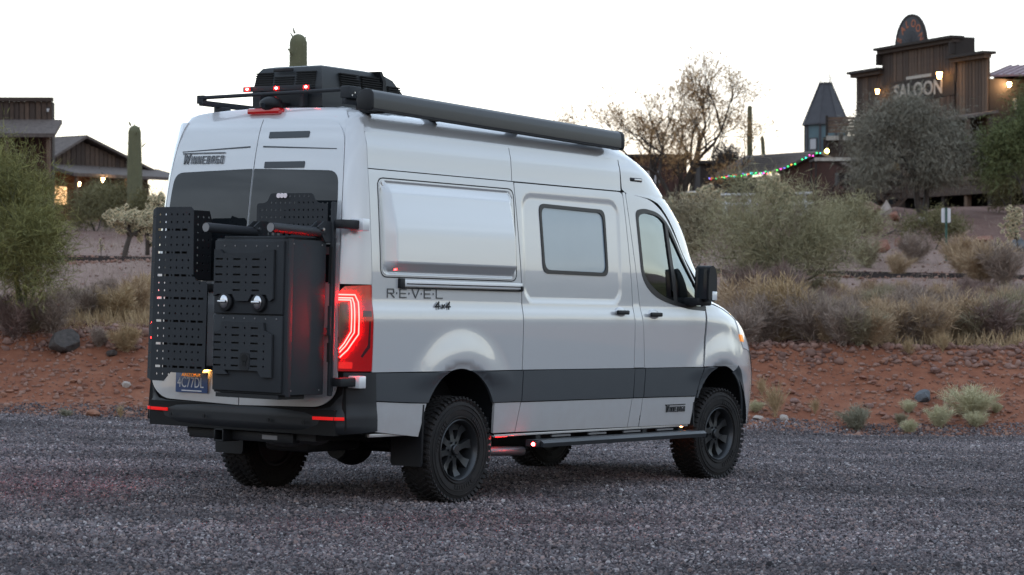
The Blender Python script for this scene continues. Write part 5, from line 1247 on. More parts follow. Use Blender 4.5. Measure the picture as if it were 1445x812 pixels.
# cacti ------------------------------------------------------------------
M_sag = mat('saguaro_skin', (.125, .125, .065), rough=.8, noise=.6, nscale=5, col2=(.085, .085, .05)); M_spine = leafmat('spines', (.30, .27, .2), (.16, .14, .10))
def saguaro(p, h, rad, label, seed=0, arms=(), lean=0.0, buds=True):
    root = empty('saguaro', p); root.rotation_euler = (0, lean, seed); r = np.random.default_rng(seed)
    def col(b, hh, rd, name):
        nr, nz = 18, 25; V = []; 
        for k in range(nz + 1):
            t = k / nz; t0 = 1 - min(.3, 1.0 * rd / hh); t = t * t0 / .72 if t < .72 else t0 + (1 - t0) * math.sin((t - .72) / .28 * math.pi / 2); rr = rd * (.86 + .14 * math.sin(math.pi * min(t * 1.1, 1))) * (1 if t < t0 else math.sqrt(max(0.0, 1 - ((t - t0) / (1 - t0))**2)) * .98 + .02)
            for j in range(nr * 2): a = math.pi * j / nr; q = rr * (1.0 if j % 2 else .86); V.append((b[0] + q * math.cos(a), b[1] + q * math.sin(a), b[2] + t * hh))
        m = nr * 2; i = np.arange(m); j = (i + 1) % m; F = np.concatenate([np.stack([k * m + i, k * m + j, (k + 1) * m + j, (k + 1) * m + i], -1) for k in range(nz)])
        o = link(name, np_mesh(name, V, F, True), M_sag, root)
        n = int(900 * hh / 2); z = r.random(n) * hh * .97; a = math.pi * (2 * r.integers(0, nr, n) + 1) / nr; P = np.stack([b[0] + rd * .97 * np.cos(a), b[1] + rd * .97 * np.sin(a), b[2] + z], -1)
        D = np.stack([np.cos(a), np.sin(a), r.normal(size=n) * .6], -1) + r.normal(size=(n, 3)) * .4; link('spines', np_mesh('spines', *leaf_arrays(P, D, .05, .003, r)), M_spine, o); return o
    main = col((0, 0, -.1), h + .1, rad, 'stem')
    if buds:
        for k in range(7): a = r.random() * 6.28; z = h * (.93 + .08 * r.random()) if k < 4 else h * r.uniform(.7, .95); rr = rad * (.6 if k < 4 else 1.0); MB().tube((rr * math.cos(a), rr * math.sin(a), z), (rr * 1.5 * math.cos(a), rr * 1.5 * math.sin(a), z + .09), .022, .012, 6).build('bud', M_sag, main)
    for (ang, z0, out, hh) in arms:
        MB().tube((0, 0, z0), (out * math.cos(ang), out * math.sin(ang), z0 + .12), rad * .5, rad * .55, 10).build('elbow', M_sag, root, smooth=True); col((out * math.cos(ang), out * math.sin(ang), z0 + .05), hh, rad * .6, 'arm')
    return tag(root, label, 'cactus', 'saguaro cacti')
def sag_px(u, vtop, d, wpx, label, **k): p = gat(u, d); top = at(u, vtop, d).z; return saguaro(p, top - p.z, wpx / FPX * d / 2, label, **k)
sag_px(190, 177, 62, 21, 'tall straight saguaro in front of the gabled house', seed=1)
sag_px(421, 48, 42, 29, 'thick saguaro top showing above the van\'s roof unit', seed=2)
sag_px(1058, 149, 84, 8, 'slender saguaro right of the bare tree', seed=3, buds=False)
sag_px(1083, 193, 88, 6, 'short leaning saguaro stub over the shingled roof', seed=4, lean=.12, buds=False)
M_chol = mat('cholla_joint', (.20, .20, .12), rough=.9, noise=.5, nscale=20, col2=(.12, .12, .07)); M_cspine = leafmat('cholla_spines', (.78, .66, .46), (.58, .48, .32))
def cholla(p, h, w, label, seed, n=46):
    r = np.random.default_rng(seed); root = empty('cholla', p); S0, S1, Ra, Rb, tp = grow((0, 0, -.05), (0, 0, 1), h * .42, h * .05, 2, r, spread=.8, kids=(3, 4), up=.05, taper=.8)
    V, F = seg_arrays(S0, S1, Ra, Rb, 7); sx = w / max(.05, np.abs(V[:, 0]).max()) * .8; sz = h * .85 / V[:, 2].max(); sc = np.array([sx, sx, sz]); link('trunk', np_mesh('trunk', V * sc, F, True), M_darkbark, root)
    T = np.array([t[0] for t in tp if t[2] >= 1]) * sc; J0, J1, SP_, SD = [], [], [], []
    for k in range(n * 2):
        b = T[r.integers(0, len(T))] + r.normal(size=3) * h * .06; d = r.normal(size=3); d[2] *= .7; d /= np.linalg.norm(d); L = h * r.uniform(.07, .13); J0.append(b); J1.append(b + d * L)
        m = 60; t = r.random(m)[:, None]; q = r.normal(size=(m, 3)); q -= d * (q @ d)[:, None]; q /= np.linalg.norm(q, axis=1)[:, None]; SP_.append(b + d * L * t + q * h * .020); SD.append(q + r.normal(size=(m, 3)) * .5)
    J0, J1 = np.array(J0), np.array(J1); k = len(J0); M_ = (J0 + J1) / 2
    V, F = join_arrays([seg_arrays(J0, M_, np.full(k, h * .012), np.full(k, h * .024), 7), seg_arrays(M_, J1, np.full(k, h * .024), np.full(k, h * .010), 7)]); c = link('crown', np_mesh('crown', V, F, True), M_chol, root)
    SP_, SD = np.vstack(SP_), np.vstack(SD); link('spines', np_mesh('spines', *leaf_arrays(SP_, SD, h * .034, h * .0045, r)), M_cspine, c); return tag(root, label, 'cactus', 'cholla cacti')
def chol_px(u, d, hpx, wpx, label, seed, n=46): cholla(gat(u, d), hpx / FPX * d, wpx / FPX * d / 2, label, seed, n)
chol_px(176, 47.5, 76, 96, 'pale spiny cholla just left of the van\'s carrier', 1, 120); chol_px(208, 49, 88, 66, 'taller pale cholla half hidden behind the carrier', 2, 80)
chol_px(142, 48, 30, 10, 'small dark cholla stub left of the big cholla', 3, 8)
chol_px(985, 58, 95, 80, 'pale cholla clump behind the van\'s windshield', 4, 60); chol_px(950, 60, 70, 60, 'lower pale cholla next to the van\'s windshield', 5, 40)
chol_px(1097, 60, 85, 60, 'rounded pale cholla rising above the palo verde', 6, 60); chol_px(1412, 50, 38, 44, 'low branching cholla right of the small sign', 7, 26); chol_px(1438, 52, 72, 34, 'taller cholla cut by the right edge', 8, 36)
# ================================================================== OLD WEST TOWN
M_wood = mat('old_wood', (.12, .075, .05), rough=.9, noise=.9, nscale=6, col2=(.045, .03, .023), bump=.4, bscale=14, objrand=.8)
M_wood2 = mat('pale_old_wood', (.20, .125, .08), rough=.9, noise=.9, nscale=7, col2=(.06, .04, .03), bump=.4, bscale=14, objrand=.8)
M_dwood = mat('dark_wood', (.032, .024, .02), rough=.95, noise=.6, nscale=5, col2=(.02, .016, .014))
M_redwood = mat('red_siding', (.085, .038, .028), rough=.9, noise=.8, nscale=4, col2=(.045, .022, .018), objrand=.3)
M_shingle = mat('weathered_shingle', (.125, .10, .088), rough=.95, noise=.9, nscale=9, col2=(.06, .047, .042), bump=.5, bscale=16)
M_pinkroof = mat('pink_metal_roof', (.21, .125, .14), rough=.6, noise=.5, nscale=2, col2=(.16, .10, .11))
M_teal = mat('teal_paint', (.085, .14, .16), rough=.7, noise=.6, nscale=3, col2=(.06, .10, .115)); M_slate = mat('tower_roof', (.055, .055, .062), rough=.8, noise=.6, nscale=5, col2=(.035, .035, .04))
M_pane = mat('dusk_pane', (.25, .28, .33), rough=.1, spec=.8); M_paneD = mat('dark_pane', (.06, .065, .08), rough=.1)
M_signwhite = mat('faded_white_paint', (.50, .46, .40), rough=.9, noise=.9, nscale=8, col2=(.22, .18, .15))
M_orange = mat('orange_letter_paint', (.42, .13, .06), rough=.8); M_darksign = mat('dark_sign', (.035, .035, .042), rough=.7)
M_glow = mat('lamp_glow', (1, .7, .3), emit=(1, .50, .14), estr=5); M_glowW = mat('porch_bulb_glow', (1, .8, .5), emit=(1, .66, .30), estr=7)
M_whitepaint = mat('white_paint', (.62, .62, .64), rough=.7, noise=.3, nscale=4); M_signgreen = mat('green_post', (.02, .07, .05), rough=.6)
M_iron = mat('rail_iron', (.035, .027, .025), rough=.7, metal=.3); M_sleeper = mat('sleeper_wood', (.05, .04, .034), rough=.95)

UNIT = MB().box(-.5, .5, -.5, .5, -.5, .5).mesh('unit')
_ub = {}
def piece(name, M, size, m, parent):
    """one box-shaped piece sharing mesh data; M places its centre in the parent's frame"""
    if m.name not in _ub: c = UNIT.copy(); c.materials.append(m); _ub[m.name] = c
    o = link(name, _ub[m.name], parent=parent); o.matrix_local = M @ Matrix.Diagonal((*size, 1)); return o
def facade(name, o, ux, loc_z=True):
    """Empty whose x runs along the front, y into the building, z up"""
    e = empty(name); ux = Vector(ux).normalized(); uz = Vector((0, 0, 1)); uy = uz.cross(ux)
    M = Matrix((ux, uy, uz)).transposed().to_4x4(); M.translation = o; e.matrix_world = M; return e
TR = Matrix.Translation
def boards(parent, x0, x1, z0, z1, y, w, m, seed=0, t=.035, name='plank', top=None):
    r = random.Random(seed); x = x0
    while x < x1 - .03:
        ww = min(w * r.uniform(.85, 1.15), x1 - x); zt = z1 if top is None else top(x + ww / 2); dz = r.uniform(-.03, .0)
        piece(name, TR((x + ww / 2, y + r.uniform(-.008, .008), (z0 + zt + dz) / 2)), (ww - .026, t, zt + dz - z0), m, parent); x += ww
def hboards(parent, x0, x1, z0, z1, y, w, m, seed=0, t=.035, name='plank'):
    r = random.Random(seed); z = z0
    while z < z1 - .03:
        ww = min(w, z1 - z); piece(name, TR(((x0 + x1) / 2, y + r.uniform(-.006, .006), z + ww / 2)), (x1 - x0, t, ww - .014), m, parent); z += ww
def lamp(parent, x, y, z, r=.09, watts=0, name='lantern', glow=None):
    b = MB().box(x - .03, x + .03, y - .02, y + .16, z + r, z + r + .05).tube((x, y, z + r * 1.0), (x, y, z + r * 1.7), r * 1.0, r * .25, 8).build(name, M_dwood, parent)
    MB().tube((x, y, z - r), (x, y, z + r), r * .55, r * .95, 8).build('glow', glow or M_glow, b)
    if watts:
        l = bpy.data.lights.new('lamp_light', 'POINT'); l.energy = watts; l.color = (1, .6, .28); l.shadow_soft_size = .1
        lo_ = bpy.data.objects.new('lamp_light', l); COL.objects.link(lo_); lo_.parent = parent; lo_.location = (x, y - .25, z)
    return b

# ---- saloon, its front turned obliquely to the yard
A0 = at(1245, 406, 82.0); e_s = Vector((.387, -.922, 0)).normalized()
sal = facade('saloon', Vector((A0.x, A0.y, CAM_Z)), e_s); tag(sal, 'weathered wooden saloon with stepped false front above the grey tree', 'building')
GZ0 = 2.0 - CAM_Z + 1.2
ZW, ZM = 7.42, 8.08
MB().box(-1.6, 6.2, .12, 6.5, GZ0, 6.6).box(-1.7, -.02, .06, .12, 6.6, ZW - .07).box(0, 4.44, .03, .11, 6.6, ZM - .07).box(4.47, 6.25, .06, .12, 6.6, ZW - .07).build('wall', M_dwood, sal)
boards(sal, 0, 4.45, 6.9, ZM - .05, 0, .19, M_wood, 1); boards(sal, 0, 4.45, 3.1, 6.2, 0, .20, M_wood, 5)
boards(sal, -1.72, -.02, 3.1, ZW - .05, .03, .19, M_wood, 2); boards(sal, 4.47, 6.26, 3.1, ZW - .05, .03, .19, M_wood2, 3)
piece('sign_board', TR((2.25, -.01, 6.55)), (4.4, .05, .68), M_dwood, sal)
for x0, x1, z in ((-1.9, .12, ZW), (-.15, 4.6, ZM), (4.3, 6.4, ZW)):
    MB().box(x0, x1, -.28, .25, z - .06, z + .03).build('cornice', M_dwood, sal); MB().box(x0 + .05, x1 - .05, -.16, .1, z - .18, z - .06).build('cornice_moulding', M_wood, sal)
for x in (-.02, 4.45): MB().box(x - .05, x + .05, -.22, .1, ZM - .55, ZM - .18).build('bracket', M_dwood, sal)
MB().box(4.40, 4.52, -.02, .7, 6.6, ZM).build('return_wall', M_dwood, sal)
text_mesh('lettering', 'SALOON', .66, frame((.82, -.05, 6.32), (1, 0, 0), (0, 0, 1)), M_signwhite, sal, sx=1.12, extrude=.01, bold=.012)
piece('faded_strip', TR((2.35, -.045, 6.96)), (1.5, .03, .10), M_signwhite, sal)
lamp(sal, .18, -.30, 6.62, .075); lamp(sal, 4.05, -.34, 6.85, .10)
# porch under it
PZ = 2.95
MB().box(.8, 10.5, -2.3, .1, PZ, PZ + .12).build('porch_deck', M_wood, sal)
MB().box(.8, 10.5, -2.36, -2.28, PZ - .14, PZ + .10).build('deck_beam', M_wood2, sal)
for x in np.arange(1.0, 10.4, 1.25):
    piece('porch_post', TR((x, -2.2, (GZ0 + PZ) / 2)), (.16, .16, PZ - GZ0), M_dwood if int(x) % 2 else M_wood2, sal); piece('porch_post', TR((x, -2.2, PZ + 1.1)), (.11, .11, 2.1), M_wood, sal)
for z in (.35, .62, .9): piece('railing', TR((5.6, -2.25, PZ + z)), (9.4, .05, .09), M_wood2, sal)
MB().prism([(-2.6, PZ + 2.05), (.2, PZ + 2.55), (.2, PZ + 2.63), (-2.6, PZ + 2.13)], 0, 2.2, 6.6).build('porch_roof', M_shingle, sal)
MB().box(-1.5, 10.4, .05, .11, GZ0, PZ).build('porch_shade_sheet', M_gap, sal)  # black sheet put in for the shade under the porch deck
# half-round sign standing on the parapet
hs_ = empty('round_sign'); hs_.parent = None; hs_.matrix_world = sal.matrix_world @ TR((1.75, .05, ZM - .1))
arcp = [(.92 * math.cos(R(a)), 1.05 * math.sin(R(a)) + .02) for a in range(0, 181, 12)]
MB().prism([(x, z) for x, z in arcp], 1, -.04, .04).build('board', M_darksign, hs_)
MB().prism([(x * 1.04, z * 1.04) for x, z in arcp] + [(x * .97, z * .97) for x, z in arcp[::-1]], 1, -.055, .045).build('rim', M_dwood, hs_)
for k, ch in enumerate('SALOON'):
    a = R(157 - k * 26.8); rot = a - math.pi / 2; ux_ = (math.cos(rot), 0, math.sin(rot)); uy_ = (-math.sin(rot), 0, math.cos(rot))
    p_ = Vector((.70 * math.cos(a), -.045, .80 * math.sin(a))) - Vector(ux_) * .11 - Vector(uy_) * .11
    text_mesh('lettering', ch, .36, frame(p_, ux_, uy_), M_orange, hs_, extrude=.008)
for k in range(11):
    a = R(12 + k * 15.6); MB().box(.05, .56, -.048, -.041, -.006, .006, Matrix.Rotation(-a, 4, 'Y')).build('ray', M_dwood, hs_)
tag(hs_, 'half-round dark sign with orange letters on the saloon parapet', 'sign')

# ---- pink-roofed building right of the saloon
pb = facade('store_building', Vector((at(1394, 406, 77).x, 77, CAM_Z)), (1, -.42, 0)); tag(pb, 'dark wooden building with pink metal roof at the right edge', 'building')
MB().prism([(-.5, 6.66), (3.2, 7.28), (3.2, 7.34), (-.5, 6.72)], 0, .02, 3.4).build('roof', M_pinkroof, pb)
for k in range(14): MB().prism([(-.5, 6.72), (3.2, 7.34), (3.2, 7.38), (-.5, 6.76)], 0, .1 + k * .24, .13 + k * .24).build('roof_rib', M_pinkroof, pb)
MB().box(.0, 3.4, .9, 1.0, 1.0, 6.85).build('wall', M_dwood, pb); boards(pb, .0, 3.4, 4.6, 6.8, .85, .2, M_wood, 9)
for z in (4.85, 5.05, 5.25, 4.45): piece('beam', TR((.9, -.3, z)), (2.0, .10, .12), M_dwood, pb)
piece('beam', TR((.9, -.35, 4.25)), (2.2, .08, .10), M_wood2, pb)
for x in (.1, 1.3, 2.5): piece('post', TR((x, -.3, 3.0)), (.12, .12, 3.6), M_wood2, pb)
for z in (3.0, 3.25, 3.5): piece('railing', TR((1.6, -.3, z)), (3.2, .05, .08), M_wood2, pb)
piece('blank_sign', TR((.60, .0, 5.82)), (.62, .04, .36), mat('grey_sign', (.17, .18, .19), rough=.7, noise=.4, nscale=5), pb)
lamp(pb, .72, -.2, 6.42, .07, watts=6, glow=M_glowW)

# ---- tower with candle-snuffer roof
tc_ = at(1165, 406, 100); tw = empty('tower', (tc_.x, tc_.y, CAM_Z)); tag(tw, 'teal octagonal tower with steep dark roof and antenna', 'building')
def ngon(r, z, n=8, ph=math.pi / 8): return [(r * math.cos(ph + 2 * math.pi * k / n), r * math.sin(ph + 2 * math.pi * k / n), z) for k in range(n)]
def loft(parent, name, m, rings, cap=True):
    b = MB(); L = [[b.bm.verts.new(p) for p in r_] for r_ in rings]
    for a, c in zip(L[:-1], L[1:]):
        for j in range(len(a)): b.bm.faces.new((a[j], a[(j + 1) % len(a)], c[(j + 1) % len(a)], c[j]))
    if cap: b.bm.faces.new(L[0][::-1]); b.bm.faces.new(L[-1])
    return b.build(name, m, parent)
loft(tw, 'wall', M_teal, [ngon(.86, .9), ngon(.86, 6.78)])
rf = loft(tw, 'roof', M_slate, [ngon(1.0, 6.70), ngon(.98, 6.78), ngon(.62, 7.60), ngon(.27, 8.40), ngon(.30, 8.41), ngon(.30, 8.47)])
MB().tube((.17, 0, 8.4), (.17, 0, 9.56), .022, .012, 6).build('antenna', M_dwood, rf)
for k in range(8): a = k * math.pi / 4; MB().tube((.27 * math.cos(a), .27 * math.sin(a), 8.46), (.27 * math.cos(a), .27 * math.sin(a), 8.72), .012, n=5).build('finial', M_dwood, rf)
for k in range(8): a = math.pi / 8 + k * math.pi / 4; MB().tube((1.0 * math.cos(a), 1.0 * math.sin(a), 6.74), (.29 * math.cos(a), .29 * math.sin(a), 8.41), .018, n=5).build('roof_hip', M_slate, rf); piece('corner_board', TR((.865 * math.cos(a), .865 * math.sin(a), 5.5)), (.10, .10, 2.5), M_slate, tw)
for a, m in ((-math.pi / 2, M_paneD), (-math.pi * .75, M_pane), (-math.pi / 4, M_pane)):
    Mw = Matrix.Rotation(a, 4, 'Z') @ TR((.80, 0, 5.90)); w = piece('window', Mw, (.06, .40, .52), M_slate, tw)
    piece('pane', Mw @ TR((.032, 0, 0)), (.02, .30, .42), m, tw)
# ---- open timber loft beside the tower
lf = facade('timber_loft', Vector((at(1166, 406, 90).x, 90, CAM_Z)), (1, -.15, 0)); tag(lf, 'weathered timber loft between tower and grey tree', 'building')
hboards(lf, 0, 1.15, 5.75, 6.35, 0, .12, M_wood2, 3); piece('ledge', TR((.55, -.1, 5.55)), (1.1, .2, .16), M_signwhite, lf); hboards(lf, -.1, 2.2, 4.2, 5.45, .05, .16, M_wood, 4); MB().box(-.1, 2.2, .1, 2.2, .9, 5.6).build('wall', M_dwood, lf)
for x in (.02, 1.12): piece('post', TR((x, -.04, 5.8)), (.09, .09, 1.2), M_dwood, lf)

# ---- shingle-roofed shop with coloured lights
Aq, Bq, Cq, Dq = at(1156, 213, 76), at(1094, 241, 76.5), at(1001, 250, 82), at(1052, 220, 84)
sh = empty('shingled_shop', (Bq.x, Bq.y, float(H(Bq.x, Bq.y)))); tag(sh, 'low brown shop with a shingled roof strung with coloured lights', 'building'); o_ = sh.location
def poly_slab(name, pts, m, parent, t=.08):
    b = MB(); pts = [Vector(p) - o_ for p in pts]; nrm = (pts[1] - pts[0]).cross(pts[2] - pts[0]).normalized(); 
    if nrm.z < 0: nrm = -nrm
    A_ = [b.bm.verts.new(p) for p in pts]; B_ = [b.bm.verts.new(p - nrm * t) for p in pts]; b.bm.faces.new(A_); b.bm.faces.new(B_[::-1])
    for i in range(len(pts)): j = (i + 1) % len(pts); b.bm.faces.new((A_[i], A_[j], B_[j], B_[i]))
    return b.build(name, m, parent)
Rq = at(1222, 243, 74.5); Sq = Rq + (Dq - Aq)
roofL = poly_slab('roof', [Bq, Aq, Dq, Cq], M_shingle, sh); poly_slab('roof', [Aq, Rq, Sq, Dq], M_shingle, sh)
for k in range(1, 9):   # shingle courses
    t = k / 9; a = Bq.lerp(Aq, t) - o_; c = Cq.lerp(Dq, t) - o_; MB().tube(a + Vector((0, 0, .005)), c + Vector((0, 0, .005)), .02, n=4).build('shingle_course', M_shingle, roofL)
zb = float(H(Bq.x, Bq.y)) - .3
def wall_quad(name, P, Q, m, parent, inset=.12):
    b = MB(); v = [b.bm.verts.new(Vector(p) - o_) for p in ((P.x, P.y, zb), (Q.x, Q.y, zb), (Q.x, Q.y, Q.z - inset), (P.x, P.y, P.z - inset))]; b.bm.faces.new(v); r_ = bmesh.ops.extrude_face_region(b.bm, geom=b.bm.faces[:]); bmesh.ops.translate(b.bm, verts=[x for x in r_['geom'] if isinstance(x, bmesh.types.BMVert)], vec=(0, .2, 0)); return b.build(name, m, parent)
wall_quad('wall', Cq + Vector((.2, .3, 0)), Bq + Vector((.15, .3, 0)), M_dwood, sh); wall_quad('gable_wall', Bq + Vector((.15, .3, 0)), Aq + Vector((0, .3, 0)), M_redwood, sh); wall_quad('gable_wall', Aq + Vector((0, .3, 0)), Rq + Vector((-.15, .3, 0)), M_redwood, sh)
# string of bulbs
sl = empty('string_lights', Cq); tag(sl, 'string of small coloured bulbs along the shingled shop eave', 'string lights')
path = [Cq, Bq, Aq, Aq + Vector((.16, -.05, -.06)), Aq + Vector((.32, -.1, -.22))]; path = [p + Vector((0, -.06, -.03)) for p in path]
wire = MB(); cols = [(1, .05, .05), (.05, 1, .25), (.05, .9, .8), (1, .1, .6), (1, .4, .05), (.2, .2, 1), (.1, 1, .1)]
BM_ = [mat('bulb_%s' % n, c, emit=c, estr=.55) for n, c in zip(('red', 'green', 'cyan', 'pink', 'orange', 'blue', 'lime'), cols)]; bmesh_ = [MB().ball((0, 0, 0), .019, 8).mesh('bulb') for c in cols]
for q, m in zip(bmesh_, BM_): q.materials.append(m)
L_ = [0]; 
for a, b in zip(path[:-1], path[1:]): L_.append(L_[-1] + (b - a).length)
nb = 62; prev = None
for k in range(nb):
    s = L_[-1] * k / (nb - 1); i = max(j for j in range(len(path) - 1) if L_[j] <= s + 1e-6); p = path[i].lerp(path[i + 1], (s - L_[i]) / (L_[i + 1] - L_[i])) - Cq + Vector((0, 0, random.uniform(-.05, .03)))
    if random.random() < .9: link('bulb', bmesh_[random.randrange(7)], parent=sl, loc=p)
    if prev is not None: wire.tube(prev, p, .006, n=4)
    prev = p
wire.build('wire', M_dwood, sl)
lb = empty('yellow_bulb', Aq + Vector((.22, -.2, -.02))); MB().ball((0, 0, 0), .07, 12).build('glass', mat('yellow_glow', (1, .8, .2), emit=(1, .78, .12), estr=3), lb); MB().tube((0, 0, .06), (0, .1, .16), .025, n=8).build('socket', M_dwood, lb); tag(lb, 'round yellow bulb at the end of the coloured string', 'lamp')

# ---- long brown shed behind the bare tree
ls_ = facade('brown_shed', Vector((at(858, 406, 92).x, 92, CAM_Z)), (1, -.03, 0)); tag(ls_, 'long flat brown shed behind the bare tree', 'building')
MB().box(0, 3.0, 0, 4, 1.2, 5.02).build('wall', M_redwood, ls_); boards(ls_, 0, 3.0, 1.2, 4.9, -.03, .22, M_redwood, 12); MB().box(-.1, 3.1, -.25, 4.1, 4.95, 5.06).build('roof', M_dwood, ls_)
hboards(ls_, 1.25, 1.95, 3.95, 4.45, -.06, .16, M_whitepaint, 14, name='pale_board')
ls2 = facade('brown_shed', Vector((at(988, 406, 88).x, 88, CAM_Z)), (1, .02, 0)); tag(ls2, 'small dark shed between bare tree and shingled shop', 'building'); MB().box(0, 1.0, 0, 3, 1.2, 4.55).build('wall', M_dwood, ls2); MB().box(-.08, 1.1, -.15, 3.1, 4.5, 4.62).build('roof', M_dwood, ls2)
tag(leafy_tree('desert_shrub', gat(1036, 90), 2.6, .55, .9, 3, 5000, .16, .02, M_darkbark, M_darkbark, 61, trunks=((.2, 0, 1), (-.2, 0, 1)), rad=.04, spread=.5, sprd=.2), 'dark shrub silhouetted left of the slender saguaro', 'bush')

# ---- gabled house on the left
hsE = (at(243, 406, 83) - at(84, 406, 79)); hs = facade('gabled_house', Vector((at(84, 406, 79).x, 79, CAM_Z)), (hsE.x, hsE.y, 0)); tag(hs, 'red-brown gabled house with a shingled porch roof and porch lamps', 'house')
WH = hsE.length; zE = 4.05
gb = [(-.15, zE), (1.70, 4.98), (WH + .05, zE - .02)]
MB().box(.1, WH - .28, .9, 6, .5, zE).build('wall', M_redwood, hs); hboards(hs, .1, WH - .28, 1.2, 3.55, .86, .17, M_redwood, 21); MB().prism([(.1, zE), (1.70, 4.88), (WH - .28, zE)], 1, .85, 6).build('gable', M_wood, hs)
def gtop(x): return zE + (x / 1.70) * .86 if x < 1.70 else 4.88 - (x - 1.70) / (WH - .28 - 1.70) * (4.88 - zE)
boards(hs, .15, WH - .3, 3.7, 0, .82, .2, M_wood, 22, top=gtop)
for x0, z0, x1, z1 in ((-.25, zE - .08, 1.72, 5.0), (1.68, 5.0, WH + .12, zE - .22)): MB().prism([(x0, z0), (x1, z1), (x1, z1 + .09), (x0, z0 + .09)], 1, .55, 6.2).build('roof', M_shingle, hs)
MB().prism([(-.75, 3.62), (.85, 3.98), (.85, 4.05), (-.75, 3.69)], 0, -.05, WH + .15).build('porch_roof', M_shingle, hs)
for k in range(5): MB().prism([(-.75 + k * .32, 3.69 + k * .072), (-.75 + (k + 1) * .32, 3.70 + (k + 1) * .072), (-.75 + (k + 1) * .32, 3.73 + (k + 1) * .072), (-.75 + k * .32, 3.725 + k * .072)], 0, -.05, WH + .15).build('shingle_course', M_shingle, hs)
for x in (.2, 1.28, 2.4, WH - .3): piece('porch_post', TR((x, -.6, 2.3)), (.10, .10, 2.8), M_wood2, hs)
MB().box(-1.3, .2, 1.0, 5, .5, 4.3).build('side_wing', M_redwood, hs); MB().box(-1.4, .6, .8, 5.2, 4.3, 4.42).build('wing_roof', M_shingle, hs)
w = piece('window', TR((.75, .83, 3.05)), (.62, .06, .70), M_wood2, hs); piece('pane', TR((.75, .79, 3.05)), (.5, .03, .58), mat('lit_pane', (.8, .55, .3), emit=(1, .6, .3), estr=.18), hs)
lamp(hs, .75, -.1, 3.40, .06, watts=2.5, glow=M_glowW); lamp(hs, 1.30, -.62, 3.52, .085, watts=2.5, glow=M_glowW)
# ---- false-front store at the left edge
ff = facade('false_front_store', Vector((at(-40, 406, 74).x, 74, CAM_Z)), (1, .02, 0)); tag(ff, 'false-front wooden store at the left edge behind the palo verde', 'building')
xr2 = (73 + 40) / FPX * 74
boards(ff, 0, xr2, 4.75, 5.72, 0, .16, M_wood, 31); MB().box(-.05, xr2 + .03, -.12, .15, 5.70, 5.82).build('cornice', M_wood, ff); MB().box(0, xr2, .05, .5, .5, 5.69).box(0, xr2 - .6, .5, 3, .5, 4.6).build('wall', M_dwood, ff); boards(ff, 0, xr2, 1.5, 4.7, .02, .18, M_redwood, 32)
MB().prism([(-1.4, 4.52), (.0, 5.02), (.0, 5.09), (-1.4, 4.59)], 0, -.1, xr2 + .32).build('porch_roof', M_shingle, ff)
for k in range(4): MB().prism([(-1.4 + k * .35, 4.60 + k * .125), (-1.05 + k * .35, 4.61 + (k + 1) * .125), (-1.05 + k * .35, 4.645 + (k + 1) * .125), (-1.4 + k * .35, 4.635 + k * .125)], 0, -.1, xr2 + .32).build('shingle_course', M_shingle, ff)
for x in (.3, 1.3, xr2 + .1): piece('porch_post', TR((x, -1.2, 3.0)), (.11, .11, 3.1), M_wood2, ff)
lamp(ff, xr2 - .1, -.15, 5.42, .05, glow=mat('unlit_lamp', (.5, .5, .5), rough=.2))

# ================================================================== SMALL THINGS
# narrow-gauge track behind the bank
trk = empty('railway_track', (0, 45, 0)); tag(trk, 'low dark railway track crossing the flat behind the bank', 'track')
for dy in (0, .75):
    b = MB(); xs_ = np.arange(-14, 14.1, 1.0)
    for x0, x1 in zip(xs_[:-1], xs_[1:]):
        z0 = 1.80 - .0205 * x0 + .05 + dy * .05; z1 = 1.80 - .0205 * x1 + .05 + dy * .05
        V = [b.bm.verts.new(p) for p in ((x0, dy - .03, z0), (x1, dy - .03, z1), (x1, dy + .03, z1), (x0, dy + .03, z0), (x0, dy - .03, z0 + .085), (x1, dy - .03, z1 + .085), (x1, dy + .03, z1 + .085), (x0, dy + .03, z0 + .085))]
        for f in ((0, 1, 5, 4), (3, 7, 6, 2), (4, 5, 6, 7)): b.bm.faces.new([V[i] for i in f])
    b.build('rail', M_iron, trk)
for k in range(46): x = -13.8 + k * .6; piece('sleeper', TR((x, .37, 1.80 - .0205 * x + .02)), (.16, 1.15, .10), M_sleeper, trk)
# ballast shoulder under the track
tag(pebbles('track_ballast', 4200, 44.2, 46.3, .012, .05, M_bankisl, 12, xw=.30), 'pinkish ballast stones along the railway track', 'stones', kind='stuff')
# sign seen from behind
sp = gat(1335, 50); zs = at(1335, 294, 50).z - sp.z; sg_ = empty('small_sign', sp); tag(sg_, 'small white sign on a green post, seen from behind', 'sign')
MB().box(-.022, .022, -.03, .0, -.1, zs + .01).build('post', M_signgreen, sg_); MB().prism(rounded([(-.095, zs - .30), (.095, zs - .30), (.095, zs), (-.095, zs)], .03, 4), 1, .002, .012).build('plate', M_whitepaint, sg_)
for z in (.06, .24): MB().tube((0, -.036, zs - z), (0, -.03, zs - z), .012, n=8).build('bolt', M_dullsteel, sg_)
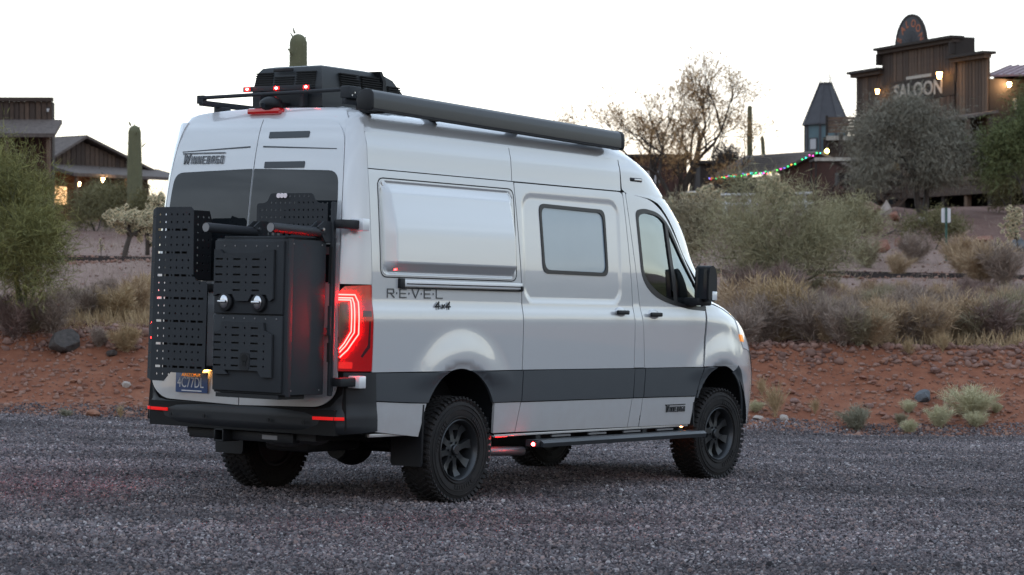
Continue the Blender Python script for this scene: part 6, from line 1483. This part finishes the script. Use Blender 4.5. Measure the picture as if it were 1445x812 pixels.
# picnic tables
def picnic(u, v, d, label, w=.62):
    p = gpt(u, v + 8); t = empty('picnic_table', p); h = .62
    for k in range(4): piece('table_plank', TR((0, -.27 + k * .18, h)), (w * 1.5, .16, .05), M_whitepaint, t)
    for s in (-1, 1):
        piece('bench_plank', TR((0, s * .58, .36)), (w * 1.5, .22, .05), M_whitepaint, t)
        for q in (-.5, .5): MB().tube((q * w, s * .1, h), (q * w, s * .5, 0), .035, n=6).build('leg', M_whitepaint, t)
    return tag(t, label, 'table', 'white picnic tables')
picnic(1040, 300, 66, 'white picnic table seen left of the palo verde'); picnic(990, 292, 68, 'white picnic table behind the pale cholla'); picnic(1118, 300, 64, 'white picnic table glimpsed through the palo verde')
# old wagon under the trees
wg_ = gat(1226, 68); wa = empty('wooden_wagon', wg_); tag(wa, 'dark old wooden wagon left of the grey tree', 'wagon')
MB().box(-.9, .9, -.4, .4, .62, .98).build('bed', M_dwood, wa, bevel=.01); MB().box(-.95, .95, -.45, -.40, .95, 1.03).build('side_rail', M_wood, wa); MB().box(.35, .8, -.4, .4, 1.0, 1.35).build('seat_box', mat('ochre_paint', (.20, .12, .035), rough=.8, noise=.6, nscale=5), wa)
for x in (-.62, .62):
    for y in (-.5, .5):
        w_ = MB().lathe([(.34, -.03), (.40, -.03), (.40, .03), (.34, .03)], 24, TR((x, y, .40)), closed=True).build('wheel', M_wood, wa)
        for k in range(8): a = k * math.pi / 4; MB().tube((x, y, .40), (x + .35 * math.cos(a), y, .40 + .35 * math.sin(a)), .02, n=5).build('spoke', M_wood, w_)
# market canopy next to the shop
cp_ = at(1170, 228, 70); ca = empty('canopy', (cp_.x, cp_.y, float(H(cp_.x, cp_.y)))); tag(ca, 'dark canopy with pale edge beside the shingled shop', 'canopy'); zc = cp_.z - ca.location.z
MB().box(-.5, 1.0, -.6, .6, zc, zc + .06).build('top', M_dwood, ca); MB().box(-.5, 1.0, -.63, -.6, zc - .02, zc + .08).build('edge', M_signwhite, ca)
for x in (-.45, .95):
    for y in (-.55, .55): MB().tube((x, y, 0), (x, y, zc), .03, n=6).build('post', M_dwood, ca)
# fallen branch
r = np.random.default_rng(5); S0, S1, Ra, Rb, tp = grow((0, 0, 0), (.85, 0, .25), .55, .028, 3, r, spread=.7, up=-.05); fbp = gpt(1232, 338)
fbr = link('fallen_branch', np_mesh('fallen_branch', *seg_arrays(S0, S1, Ra, Rb, 5), True), M_bark); fbr.location = fbp; tag(fbr, 'bare fallen branch lying below the boulders', 'branch')
